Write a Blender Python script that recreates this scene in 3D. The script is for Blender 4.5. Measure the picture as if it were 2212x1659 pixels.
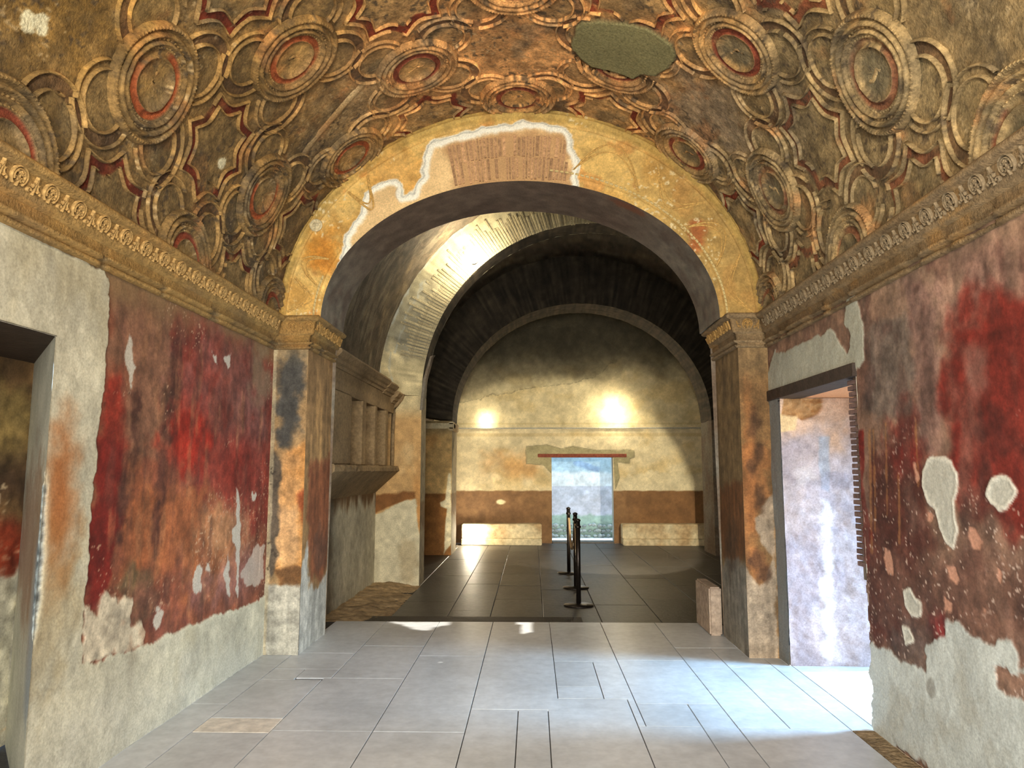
import bpy, bmesh, math, random
import numpy as np
from mathutils import Vector, Matrix

for o in list(bpy.data.objects): bpy.data.objects.remove(o)
SC = bpy.context.scene
COL = SC.collection
random.seed(7)

# ---------------------------------------------------------------- camera, world, light, exposure
cam_data = bpy.data.cameras.new('camera')
cam_data.sensor_fit = 'HORIZONTAL'; cam_data.sensor_width = 36.0
cam_data.lens = 36.0 * 1580.0 / 2212.0
cam_data.clip_start = 0.05; cam_data.clip_end = 200
cam = bpy.data.objects.new('camera', cam_data); COL.objects.link(cam)
cam.location = (0, 0, 1.6)
cam.rotation_euler = (math.radians(90 + 6.696), 0, math.radians(1.584))
SC.camera = cam

SUN_DIR = Vector((0.64, 0.06, 0.766)).normalized()      # towards the sun
world = bpy.data.worlds.new('world'); SC.world = world; world.use_nodes = True
wn = world.node_tree.nodes; wl = world.node_tree.links
sky = wn.new('ShaderNodeTexSky'); sky.sky_type = 'NISHITA'; sky.sun_disc = False
sky.sun_elevation = math.asin(SUN_DIR.z); sky.sun_rotation = math.atan2(SUN_DIR.x, SUN_DIR.y)
wl.new(sky.outputs[0], wn['Background'].inputs[0]); wn['Background'].inputs[1].default_value = 0.30

def light(name, kind, loc, energy, color, target=None, **kw):
    d = bpy.data.lights.new(name, kind); d.energy = energy; d.color = color
    for k, v in kw.items(): setattr(d, k, v)
    o = bpy.data.objects.new(name, d); COL.objects.link(o); o.location = loc
    if target is not None:
        o.rotation_euler = (Vector(target) - Vector(loc)).to_track_quat('-Z', 'Y').to_euler()
    return o
light('sun', 'SUN', (30, 3, 36), 5.5, (1.0, 0.95, 0.86), target=Vector((30, 3, 36)) - SUN_DIR, angle=0.009)
# daylight from the open passage on the right, the entrance behind the visitor and the alley at the back
light('passage_daylight', 'AREA', (6.2, 5.35, 3.5), 120, (0.32, 0.63, 1.0), target=(0.6, 5.35, 0.0), shape='RECTANGLE', size=1.1, size_y=1.2, spread=1.2)
light('passage_low_daylight', 'AREA', (4.7, 5.3, 1.2), 24, (0.66, 0.84, 1.0), target=(-2.3, 5.6, 0.4), shape='RECTANGLE', size=1.0, size_y=1.6, spread=1.2)
light('entrance_daylight', 'AREA', (-0.1, -1.5, 1.6), 215, (0.98, 0.98, 0.96), target=(-0.1, 4.2, 0.2), shape='RECTANGLE', size=2.8, size_y=2.4, spread=2.2)
light('entrance_fill_spot', 'SPOT', (-0.1, 0.3, 3.5), 330, (1.0, 0.90, 0.70), target=(-0.1, 6.5, 4.1), spot_size=2.4, spot_blend=1.0, shadow_soft_size=0.06)  # added unseen spot behind the camera, brightens the arch and vault
# lamps of the hall, plus one added spot for the arch face
light('hall_floodlight', 'SPOT', (2.9, 8.6, 2.4), 1250, (1.0, 0.92, 0.74), target=(0.50, 17.4, 0.45), spot_size=0.76, spot_blend=0.16, shadow_soft_size=0.03)
light('arch_fill_spot', 'SPOT', (-0.55, 10.40, 4.45), 48, (1.0, 0.92, 0.74), target=(-1.1, 11.03, 4.95), spot_size=2.0, spot_blend=0.9, shadow_soft_size=0.04)  # added spot without a fixture, brightens the arch face around the globe
light('niche_floodlight', 'SPOT', (2.75, 7.95, 3.5), 190, (1.0, 0.88, 0.66), target=(-2.0, 10.6, 1.5), spot_size=0.75, spot_blend=0.6, shadow_soft_size=0.03)
light('alley_daylight', 'AREA', (1.1, 18.3, 4.2), 170, (0.40, 0.70, 1.0), target=(1.1, 18.5, 0), shape='RECTANGLE', size=4.0, size_y=1.0)

SC.view_settings.view_transform = 'Standard'; SC.view_settings.look = 'None'
SC.view_settings.exposure = 0.6; SC.view_settings.gamma = 1.0
SC.view_settings.use_curve_mapping = False
SC.cycles.use_denoising = True
SC.cycles.max_bounces = 3; SC.cycles.diffuse_bounces = 3; SC.cycles.glossy_bounces = 2; SC.cycles.caustics_reflective = False; SC.cycles.caustics_refractive = False
SC.cycles.use_adaptive_sampling = True; SC.cycles.adaptive_threshold = 0.06; SC.cycles.adaptive_min_samples = 12

# ---------------------------------------------------------------- measured outlines (metres on their own surfaces)
D = {
'lw_fresco':[[3.918,2.664],[3.933,2.536],[3.94,2.354],[3.932,2.145],[3.917,1.888],[3.911,1.637],[3.904,1.44],[3.898,1.269],[3.896,1.029],[3.896,0.886],[3.885,0.841],[3.912,0.6],[3.916,0.589],[4.205,0.566],[4.614,0.541],[5.047,0.544],[5.537,0.524],[6.135,0.5],[6.609,0.496],[6.847,0.494],[6.77,2.708],[6.694,3.406],[4.148,3.293],[3.001,3.258],[2.536,3.099],[2.581,2.7],[3.059,2.749],[3.219,2.775],[3.289,2.72],[3.41,2.69],[3.688,2.703],[3.858,2.687]],
'lw_mott':[[3.874,0.885],[3.92,0.877],[3.96,0.843],[4.007,0.84],[4.028,0.912],[4.085,0.919],[4.137,0.899],[4.189,0.896],[4.213,0.87],[4.299,0.861],[4.38,0.829],[4.374,0.783],[4.346,0.741],[4.362,0.691],[4.478,0.673],[4.532,0.62],[4.514,0.563],[4.291,0.545],[4.184,0.571],[3.934,0.584],[3.9,0.65]],
'lw_chip0':[[5.219,0.946],[5.273,0.903],[5.279,0.759],[5.211,0.73],[5.144,0.766],[5.134,0.851]],
'lw_chip1':[[5.712,0.963],[5.752,0.888],[5.79,0.616],[5.725,0.673],[5.653,0.807]],
'lw_chip2':[[5.838,1.458],[5.885,1.408],[5.948,1.027],[5.952,0.798],[5.954,0.588],[5.907,0.644],[5.871,0.97],[5.782,1.043],[5.752,1.141],[5.85,1.165]],
'lw_chip3':[[6.17,1.416],[6.266,1.387],[6.247,1.344],[6.168,1.347]],
'lw_chip4':[[6.311,0.975],[6.51,0.937],[6.471,0.835],[6.516,0.653],[6.303,0.615],[6.073,0.667],[5.954,0.782],[6.14,0.857]],
'lw_chip5':[[4.667,0.742],[4.736,0.703],[4.731,0.628],[4.658,0.593],[4.625,0.662]],
'lw_chip6':[[5.352,0.937],[5.405,0.923],[5.394,0.873],[5.341,0.887]],
'lw_chip7':[[5.253,2.488],[5.339,2.438],[5.372,2.383],[5.331,2.383]],
'lw_chip8':[[5.478,2.447],[5.617,2.518],[5.602,2.379],[5.51,2.415]],
'lw_chip9':[[4.155,2.402],[4.182,2.389],[4.209,2.3],[4.236,2.21],[4.216,2.087],[4.183,2.157],[4.133,2.232]],
'lw_maroon':[[3.931,1.771],[4.132,1.78],[4.172,1.616],[4.164,1.498],[4.205,1.321],[4.14,1.154],[4.145,1.017],[4.046,0.92],[3.978,0.845],[3.918,0.888],[3.889,1.073],[3.886,1.342],[3.918,1.471]],
'lw_red':[[4.727,2.68],[4.952,2.709],[5.626,2.719],[6.509,2.676],[6.816,1.763],[6.859,0.969],[5.793,1.187],[5.225,1.337],[4.802,1.613],[4.761,2.18],[4.791,2.502]],
'lw_redl':[[3.956,2.127],[4.11,2.147],[4.176,1.701],[4.126,1.567],[3.916,1.569],[3.93,1.695]],
'lw_brown':[[3.921,2.712],[4.727,2.68],[4.761,2.18],[4.727,1.714],[4.176,1.701],[4.105,2.192],[3.956,2.127],[3.947,2.345]],
'lw_orange':[[4.178,1.557],[4.943,1.48],[5.758,1.268],[5.9,0.709],[5.035,0.648],[4.488,0.798],[4.163,0.946],[4.205,1.321]],
'lw_green':[[4.164,0.934],[4.321,1.063],[4.466,0.996],[4.708,0.836],[4.719,0.732],[4.551,0.664],[4.361,0.703],[4.37,0.819],[4.21,0.893]],
'lw_lens':[[3.49,1.586],[3.509,1.53],[3.523,1.378],[3.537,1.075],[3.525,0.909],[3.498,0.818],[3.472,0.728],[3.428,0.795],[3.405,0.876],[3.393,1.049],[3.394,1.288],[3.429,1.433],[3.469,1.541]],
'rw_door_pl':[[6.617,2.401],[6.54,2.49],[6.33,2.64],[6.314,2.603],[5.989,2.57],[5.741,2.579],[5.39,2.589],[5.334,2.561],[5.159,2.602],[5.062,2.517],[4.971,2.425],[4.903,2.371],[4.861,2.417],[4.84,2.487],[4.925,2.589],[4.891,2.667],[4.856,2.745],[4.804,2.87],[4.773,2.83],[4.698,2.686],[4.641,2.511],[4.642,2.33],[4.636,2.289],[4.776,2.248],[4.836,2.142],[5.029,2.164],[5.036,2.111],[6.644,2.191]],
'rw_base':[[4.953,0.479],[4.77,0.521],[4.685,0.528],[4.549,0.541],[4.475,0.523],[4.307,0.524],[4.15,0.531],[4.13,0.607],[4.158,0.645],[4.023,0.719],[3.928,0.761],[3.93,0.824],[3.888,0.853],[3.813,0.858],[3.763,0.827],[3.661,0.809],[3.517,0.803],[3.498,0.836],[3.435,0.864],[3.392,0.859],[3.356,0.805],[3.361,0.742],[3.326,0.742],[2.974,0.803],[2.591,0.867],[2.701,-0.044],[3.069,0.027],[3.404,0.107],[5.019,-0.045]],
'rw_island':[[3.513,0.716],[3.438,0.712],[3.413,0.688],[3.351,0.726],[3.293,0.759],[3.284,0.615],[3.395,0.599],[3.451,0.609],[3.509,0.62]],
'rw_white0':[[3.927,1.657],[3.828,1.657],[3.764,1.633],[3.728,1.58],[3.742,1.507],[3.778,1.443],[3.77,1.359],[3.759,1.298],[3.796,1.222],[3.859,1.247],[3.9,1.308],[3.928,1.404],[4.007,1.433],[4.04,1.511],[4.031,1.579],[3.982,1.635]],
'rw_white1':[[3.45,1.543],[3.394,1.561],[3.329,1.55],[3.295,1.509],[3.331,1.471],[3.365,1.432],[3.41,1.43],[3.453,1.457],[3.484,1.484]],
'rw_white2':[[4.305,0.911],[4.245,0.927],[4.194,0.884],[4.15,0.88],[4.169,0.821],[4.25,0.8],[4.302,0.842]],
'rw_white3':[[4.355,0.704],[4.296,0.704],[4.266,0.665],[4.339,0.637]],
'rw_pink0':[[3.65,1.317],[3.598,1.321],[3.556,1.265],[3.578,1.214],[3.636,1.223],[3.665,1.265]],
'rw_pink1':[[3.875,1.118],[3.799,1.117],[3.77,1.059],[3.792,1.031],[3.845,1.048]],
'rw_pink2':[[4.015,1.371],[3.963,1.369],[3.977,1.335],[4.031,1.32]],
'rw_pink3':[[4.528,1.135],[4.452,1.118],[4.426,1.024],[4.442,0.992],[4.507,0.989],[4.549,1.07]],
'rw_pink4':[[4.145,1.642],[4.111,1.648],[4.093,1.555],[4.118,1.538]],
'rw_pink5':[[3.459,1.152],[3.431,1.137],[3.451,1.097],[3.467,1.113]],
'rw_pink6':[[3.905,0.955],[3.84,0.935],[3.855,0.891],[3.914,0.88]],
'rw_pink7':[[3.594,0.954],[3.57,0.949],[3.591,0.911]],
'rw_blue':[[4.603,2.553],[4.121,2.497],[4.07,2.221],[4.091,1.919],[4.657,1.944]],
'rw_mauve':[[4.087,2.633],[3.773,2.586],[3.818,2.1],[3.805,1.856],[3.952,1.618],[4.063,1.745],[4.07,2.221]],
'rw_red':[[3.801,2.36],[3.707,2.422],[3.446,2.408],[3.129,2.353],[2.69,2.357],[2.829,1.211],[3.248,1.381],[3.566,1.432],[3.806,1.617],[3.777,1.854],[3.799,2.138]],
'rw_strip':[[4.859,1.864],[4.721,1.856],[4.714,1.668],[4.761,1.535],[4.686,1.196],[4.767,1.005],[4.877,0.965],[4.866,1.18],[4.916,1.532]],
'rw_dark':[[4.706,1.735],[4.047,1.716],[3.982,1.379],[4.109,0.865],[4.497,0.554],[4.886,0.527],[4.767,1.005]],
'rw_line0':[[4.647,1.852],[4.619,1.851],[4.69,1.092],[4.719,1.089]],
'rw_line1':[[4.59,1.849],[4.571,1.848],[4.629,1.201],[4.648,1.199]],
'rw_line2':[[4.43,1.878],[4.41,1.877],[4.457,1.327],[4.478,1.326]],
'rw_line3':[[4.081,1.891],[4.065,1.89],[4.094,1.509],[4.11,1.509]],
'rw_line4':[[4.313,1.589],[4.294,1.589],[4.325,1.18],[4.345,1.178]],
'af_patch':[[-1.946,2.843],[-1.92,2.972],[-1.827,3.393],[-1.755,3.647],[-1.743,3.775],[-1.6,4.0],[-1.565,4.178],[-1.487,4.242],[-1.347,4.306],[-1.252,4.305],[-1.204,4.239],[-1.186,4.15],[-1.109,4.189],[-1.04,4.319],[-1.018,4.433],[-1.005,4.614],[-0.942,4.679],[-0.753,4.718],[-0.532,4.789],[-0.248,4.827],[-0.075,4.866],[0.146,4.838],[0.334,4.794],[0.38,4.728],[0.41,4.563],[0.455,4.432],[0.438,4.302],[0.452,4.14],[-0.061,4.081],[-0.684,4.007],[-1.302,3.611],[-1.684,3.297]],
'af_brick':[[-0.815,4.644],[-0.642,4.708],[-0.248,4.769],[0.145,4.78],[0.325,4.728],[0.347,4.482],[0.359,4.157],[0.095,4.16],[-0.216,4.163],[-0.606,4.087],[-0.717,4.266],[-0.782,4.496]],
'af_rose':[[-2.008,3.864]],
'pl_blue':[[-2.292,2.668],[-2.104,2.653],[-2.059,2.595],[-2.067,2.394],[-2.102,2.18],[-2.124,1.968],[-2.189,1.799],[-2.287,1.771],[-2.328,2.11],[-2.316,2.538]],
'pl_orange':[[-2.247,1.753],[-1.97,1.883],[-1.962,1.624],[-1.966,1.169],[-1.994,0.899],[-2.006,0.685],[-2.076,0.595],[-2.223,0.613],[-2.282,0.719],[-2.284,1.259],[-2.242,1.624]],
'pl_strip':[[-2.343,1.809],[-2.246,1.717],[-2.257,1.259],[-2.269,0.862],[-2.312,0.541],[-2.359,1.259]],
'pl_red':[[-2.103,1.386],[-1.956,1.441],[-1.971,1.042],[-2.057,1.132]],
'pl_brn':[[-2.264,0.719],[-2.081,0.755],[-2.025,0.72],[-2.057,0.578],[-2.258,0.559]],
'jl_red':[[6.683,1.625],[7.513,1.733],[7.435,1.008],[7.326,0.636],[7.059,0.518],[6.783,0.689],[6.67,1.161]],
'jl_grey':[[6.692,0.957],[6.798,0.539],[7.198,0.497],[7.398,0.647],[7.621,0.702],[7.767,-0.683],[6.315,-0.259],[6.539,0.721]],
'pr_orange':[[1.829,1.793],[2.092,1.862],[2.084,1.329],[2.041,1.274],[1.972,1.247],[1.926,1.112],[1.894,0.978],[2.026,0.898],[2.062,0.779],[2.029,0.646],[1.947,0.606],[1.833,0.778],[1.828,1.383]],
'pr_pale':[[2.042,1.302],[2.113,1.383],[2.099,0.058],[2.093,-0.07],[1.802,-0.073],[1.832,0.765],[1.961,0.606],[2.043,0.646],[2.064,0.845],[1.975,0.978],[1.956,1.18]],
'pr_dark':[[1.92,0.938],[2.026,0.885],[2.048,0.779],[2.016,0.659],[1.948,0.633],[1.9,0.778]],
'jr_brown':[[7.393,1.431],[6.515,1.519],[6.554,0.844],[6.866,0.724],[7.138,0.689],[7.361,0.75]],
'jr_grey':[[7.431,0.667],[7.127,0.778],[6.563,0.776],[6.441,-0.044],[7.562,-0.332]],
'pw_rough':[[2.145,2.218],[2.468,2.217],[2.474,2.143],[2.44,2.08],[2.303,2.028],[2.262,2.049],[2.139,2.07]],
'pw_tan':[[2.098,2.081],[2.262,2.049],[2.247,1.934],[2.09,1.913]],
'pw_blue':[[2.431,1.881],[2.529,1.881],[2.5,1.416],[2.43,1.437],[2.425,1.663]],
'pw_white':[[2.446,1.355],[2.518,1.355],[2.512,0.849],[2.462,0.058],[2.382,0.058],[2.431,0.848]],
'pw_white2':[[2.233,1.622],[2.296,1.653],[2.367,1.632],[2.414,1.539],[2.419,1.437],[2.372,1.508],[2.299,1.498],[2.225,1.436]],
'v_patch':[[3.756,5.339],[3.807,5.103],[3.942,5.05],[4.115,5.008],[4.301,4.96],[4.427,5.002],[4.512,5.024],[4.561,5.093],[4.57,5.196],[4.548,5.329],[4.477,5.483],[4.357,5.548],[4.301,5.662],[4.228,5.658],[4.111,5.649],[3.943,5.678],[3.853,5.588],[3.764,5.473]],
'v_spots':[[0.787,4.867],[0.607,2.986],[0.643,3.057]],
'p2_grey':[[-2.368,0.928],[-2.1,1.067],[-1.914,1.137],[-1.75,1.172],[-1.697,0.769],[-1.587,-0.363],[-2.42,-0.367]],
'p2_brown':[[-2.374,1.229],[-1.751,1.276],[-1.75,1.172],[-1.914,1.137],[-2.1,1.067],[-2.368,0.94]],
'p3_white':[[-1.709,1.539],[-1.661,1.539],[-1.616,0.165],[-1.787,-0.082],[-1.762,0.505],[-1.734,0.817],[-1.861,0.864],[-1.878,0.942],[-1.767,1.004]],
'fw_cement':[[-0.158,2.062],[-0.139,2.154],[0.342,2.191],[0.674,2.098],[0.97,2.153],[1.522,2.061],[2.258,2.079],[2.405,2.042],[2.402,1.895],[2.291,1.858],[2.289,1.749],[1.996,1.785],[2.045,1.42],[1.949,1.165],[1.925,1.895],[0.451,1.896],[0.442,1.529],[0.266,1.712],[-0.14,1.749]],
'fw_pale':[[2.247,1.456],[2.688,1.566],[3.234,1.493],[4.219,1.53],[4.278,1.094],[2.021,1.093]],
'fw_palel':[[-1.506,1.309],[-1.285,1.492],[-0.915,1.529],[-0.693,1.419],[-0.914,1.309],[-1.284,1.346]],
'fw_line':[[-1.213,3.306],[-0.326,3.526],[0.671,3.634],[1.556,3.799],[2.229,4.412],[1.128,5.095],[-1.669,4.883],[-2.764,2.865]],
'cw_patch':[[1.05,1.802],[1.25,1.821],[1.727,1.662],[1.725,1.523],[1.527,1.563],[1.089,1.722]],
'sun1':[[-1.512,7.963],[-0.864,7.981],[-0.861,7.817],[-0.985,7.768],[-1.049,7.547],[-1.195,7.586],[-1.342,7.804]],
'sun2':[[-0.147,7.977],[-0.005,7.981],[0.009,7.534],[-0.083,7.449]],
}
# ---------------------------------------------------------------- helpers
_T = np.random.RandomState(11).rand(16, 128, 128)
def vnoise(x, y, k):
    t = _T[k % 16]; xi = np.floor(x).astype(int); yi = np.floor(y).astype(int)
    fx = x - xi; fy = y - yi; fx = fx*fx*(3-2*fx); fy = fy*fy*(3-2*fy)
    a = t[xi % 128, yi % 128]; b = t[(xi+1) % 128, yi % 128]; c = t[xi % 128, (yi+1) % 128]; d = t[(xi+1) % 128, (yi+1) % 128]
    return (a*(1-fx)+b*fx)*(1-fy) + (c*(1-fx)+d*fx)*fy
def fbm(x, y, sx, sy=None, oc=4, k=0, gain=0.55):
    """fractal noise, about -1..1; sx, sy are feature sizes in metres"""
    sy = sy or sx; s = 0; a = 1; n = 0
    for i in range(oc):
        s = s + a*(vnoise(x/sx*2**i + 17.3*i, y/sy*2**i + 5.7*i, k+i) - 0.5); n += a; a *= gain
    return np.clip(s / n * 3.2, -1, 1)
def sdf(x, y, pts):
    p = np.asarray(pts, float); d = np.full(x.shape, 1e9); ins = np.zeros(x.shape, bool)
    for i in range(len(p)):
        ax, ay = p[i]; bx, by = p[(i+1) % len(p)]
        ex, ey = bx-ax, by-ay; wx, wy = x-ax, y-ay
        t = np.clip((wx*ex+wy*ey)/(ex*ex+ey*ey+1e-12), 0, 1)
        d = np.minimum(d, (wx-ex*t)**2+(wy-ey*t)**2)
        c = ((ay <= y) & (by > y)) | ((by <= y) & (ay > y))
        with np.errstate(divide='ignore', invalid='ignore'):
            xx = ax + (y-ay)/(by-ay if abs(by-ay) > 1e-12 else 1e-12)*ex
        ins ^= c & (x < xx)
    d = np.sqrt(d); return np.where(ins, -d, d)
def sstep(a, b, x):
    t = np.clip((x-a)/(b-a), 0, 1); return t*t*(3-2*t)
def lin(c):
    c = np.clip(np.asarray(c, float), 0, 255)/255.0
    return np.where(c <= 0.04045, c/12.92, ((c+0.055)/1.055)**2.4)

class Paint:
    """weathered wall painting: a colour (sRGB 0..255) and a relief height for each point of a surface"""
    def __init__(s, U, V, base, k=0):
        s.U, s.V, s.k = U.astype(float), V.astype(float), k
        s.c = np.ones(U.shape+(3,))*np.array(base, float); s.h = np.zeros(U.shape)
    def n(s, sx, sy=None, oc=4, k=0): return fbm(s.U, s.V, sx, sy, oc, s.k+k)
    def mix(s, m, col):
        m = np.clip(m, 0, 1)[..., None]; s.c = s.c*(1-m) + np.array(col, float)*m
    def mul(s, f): s.c = s.c*(f[..., None] if hasattr(f, 'shape') else f)
    def poly(s, name, soft=0.01, wob=0.0, wk=3, ws=0.12):
        d = sdf(s.U, s.V, D[name] if isinstance(name, str) else name)
        if wob: d = d + wob*s.n(ws, None, 4, wk)
        return sstep(soft, -soft, d)
    def blob(s, x, y, rx, ry, soft=0.5, wob=0.35, wk=5, ws=0.12):
        d = np.hypot((s.U-x)/rx, (s.V-y)/ry) + wob*s.n(ws, None, 4, wk)
        return sstep(1+soft, 1-soft, d)
    def streak(s, amt, wx=0.05, wy=0.6, k=7): s.mul(1 + amt*s.n(wx, wy, 4, k))
    def mottle(s, amt, size=0.12, k=9): s.mul(1 + amt*s.n(size, None, 5, k))
    def specks(s, col, dens=0.62, size=0.02, k=12, lo=0.0, mask=1.0):
        m = sstep(dens, dens+0.12, s.n(size, None, 2, k)) * sstep(lo, lo+0.3, s.n(0.5, None, 2, k+1)) * mask
        s.mix(m, col)

def new_obj(name, me, parent=None, mat=None, label=None, cat=None, kind=None, group=None):
    o = bpy.data.objects.new(name, me); COL.objects.link(o)
    if mat is not None and me is not None and not me.materials: me.materials.append(mat)
    if parent is not None: o.parent = parent
    if label: o['label'] = label
    if cat: o['category'] = cat
    if kind: o['kind'] = kind
    if group: o['group'] = group
    return o
def mesh_np(name, V, F, C=None, smooth=True):
    """V (n,3), F list of faces or an (m,4) array, C (n,3) sRGB"""
    me = bpy.data.meshes.new(name)
    V = np.asarray(V, np.float32)
    if isinstance(F, np.ndarray):
        m, q = F.shape
        me.vertices.add(len(V)); me.vertices.foreach_set('co', V.ravel())
        me.loops.add(m*q); me.loops.foreach_set('vertex_index', F.astype(np.int32).ravel())
        me.polygons.add(m); me.polygons.foreach_set('loop_start', np.arange(0, m*q, q, dtype=np.int32))
        me.polygons.foreach_set('loop_total', np.full(m, q, np.int32)); me.update(calc_edges=True)
    else:
        me.from_pydata([tuple(map(float, v)) for v in V], [], F)
    if C is not None:
        a = me.color_attributes.new('paint', 'FLOAT_COLOR', 'POINT')
        cc = np.ones((len(V), 4), np.float32); cc[:, :3] = lin(C); a.data.foreach_set('color', cc.ravel())
    if smooth: me.polygons.foreach_set('use_smooth', np.ones(len(me.polygons), bool))
    me.update(); return me
def grid_faces(n, m, flip=False, drop=None):
    i = np.arange(n*m).reshape(n, m)
    a, b, c, d = i[:-1, :-1], i[1:, :-1], i[1:, 1:], i[:-1, 1:]
    f = np.stack([a, d, c, b] if flip else [a, b, c, d], -1).reshape(-1, 4)
    if drop is not None: f = f[~drop.reshape(-1)]
    return f
def grid_obj(name, P, C, mat, flip=False, drop=None, **kw):
    n, m = P.shape[:2]
    me = mesh_np(name, P.reshape(-1, 3), grid_faces(n, m, flip, drop), C.reshape(-1, 3))
    return new_obj(name, me, mat=mat, **kw)
def uneven(*seg):
    """coordinates from (start, step) pairs, closing with a stop value"""
    out = []
    for (a, st), nxt in zip(seg[:-1], seg[1:]):
        b = nxt[0] if isinstance(nxt, tuple) else nxt
        out.append(np.linspace(a, b, max(1, int(round((b-a)/st))), endpoint=False))
    out.append([seg[-1] if not isinstance(seg[-1], tuple) else seg[-1][0]]); return np.concatenate(out)
BOXF = [(0, 3, 2, 1), (4, 5, 6, 7), (0, 1, 5, 4), (1, 2, 6, 5), (2, 3, 7, 6), (3, 0, 4, 7)]
def box_mesh(name, x0, x1, y0, y1, z0, z1, bevel=0.0, seg=1):
    me = bpy.data.meshes.new(name); bm = bmesh.new()
    v = [bm.verts.new(p) for p in ((x0, y0, z0), (x1, y0, z0), (x1, y1, z0), (x0, y1, z0), (x0, y0, z1), (x1, y0, z1), (x1, y1, z1), (x0, y1, z1))]
    for f in BOXF: bm.faces.new([v[i] for i in f])
    if bevel: bmesh.ops.bevel(bm, geom=bm.edges[:], offset=bevel, segments=seg, affect='EDGES')
    bm.to_mesh(me); bm.free(); return me
def tube_mesh(name, path, rads, n=10, cap=True):
    """round tube along a list of points"""
    path = [Vector(p) for p in path]; V = []; F = []
    if not hasattr(rads, '__len__'): rads = [rads]*len(path)
    for i, p in enumerate(path):
        t = (path[min(i+1, len(path)-1)] - path[max(i-1, 0)]).normalized()
        a = t.orthogonal().normalized() if abs(t.z) > 0.99 else t.cross(Vector((0, 0, 1))).normalized(); b = t.cross(a)
        for j in range(n):
            w = 2*math.pi*j/n; V.append(p + rads[i]*(math.cos(w)*a + math.sin(w)*b))
    for i in range(len(path)-1):
        for j in range(n): F.append((i*n+j, i*n+(j+1) % n, (i+1)*n+(j+1) % n, (i+1)*n+j))
    if cap: F += [tuple(range(n)), tuple(reversed(range((len(path)-1)*n, len(path)*n)))]
    return mesh_np(name, V, F)
def lathe_mesh(name, prof, n=32, smooth=True):
    V = []; F = []
    for r, z in prof:
        for j in range(n): w = 2*math.pi*j/n; V.append((r*math.cos(w), r*math.sin(w), z))
    for i in range(len(prof)-1):
        for j in range(n): F.append((i*n+j, i*n+(j+1) % n, (i+1)*n+(j+1) % n, (i+1)*n+j))
    F += [tuple(reversed(range(n))), tuple(range((len(prof)-1)*n, len(prof)*n))]
    return mesh_np(name, V, F, smooth=smooth)
def sweep(path, prof, M, closed=False):
    """moulding: path (n,2) on a surface, prof list of (side, height), M maps (u,v,h) to a point. returns V, F"""
    p = np.asarray(path, float); n = len(p)
    if closed: t = np.roll(p, -1, 0)-np.roll(p, 1, 0)
    else: t = np.gradient(p, axis=0)
    t /= np.linalg.norm(t, axis=1)[:, None]+1e-9; q = np.stack([-t[:, 1], t[:, 0]], 1)
    m = len(prof); V = np.zeros((n, m, 3))
    for j, (sd, hh) in enumerate(prof): V[:, j] = M(p[:, 0]+q[:, 0]*sd, p[:, 1]+q[:, 1]*sd, np.full(n, hh))
    if closed: V = np.concatenate([V, V[:1]], 0)
    return V.reshape(-1, 3), grid_faces(V.shape[0], m), p
def join(parts):
    Vs, Fs, k = [], [], 0
    for V, F in parts: Vs.append(V); Fs.append(F+k); k += len(V)
    return np.concatenate(Vs), np.concatenate(Fs)

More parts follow.
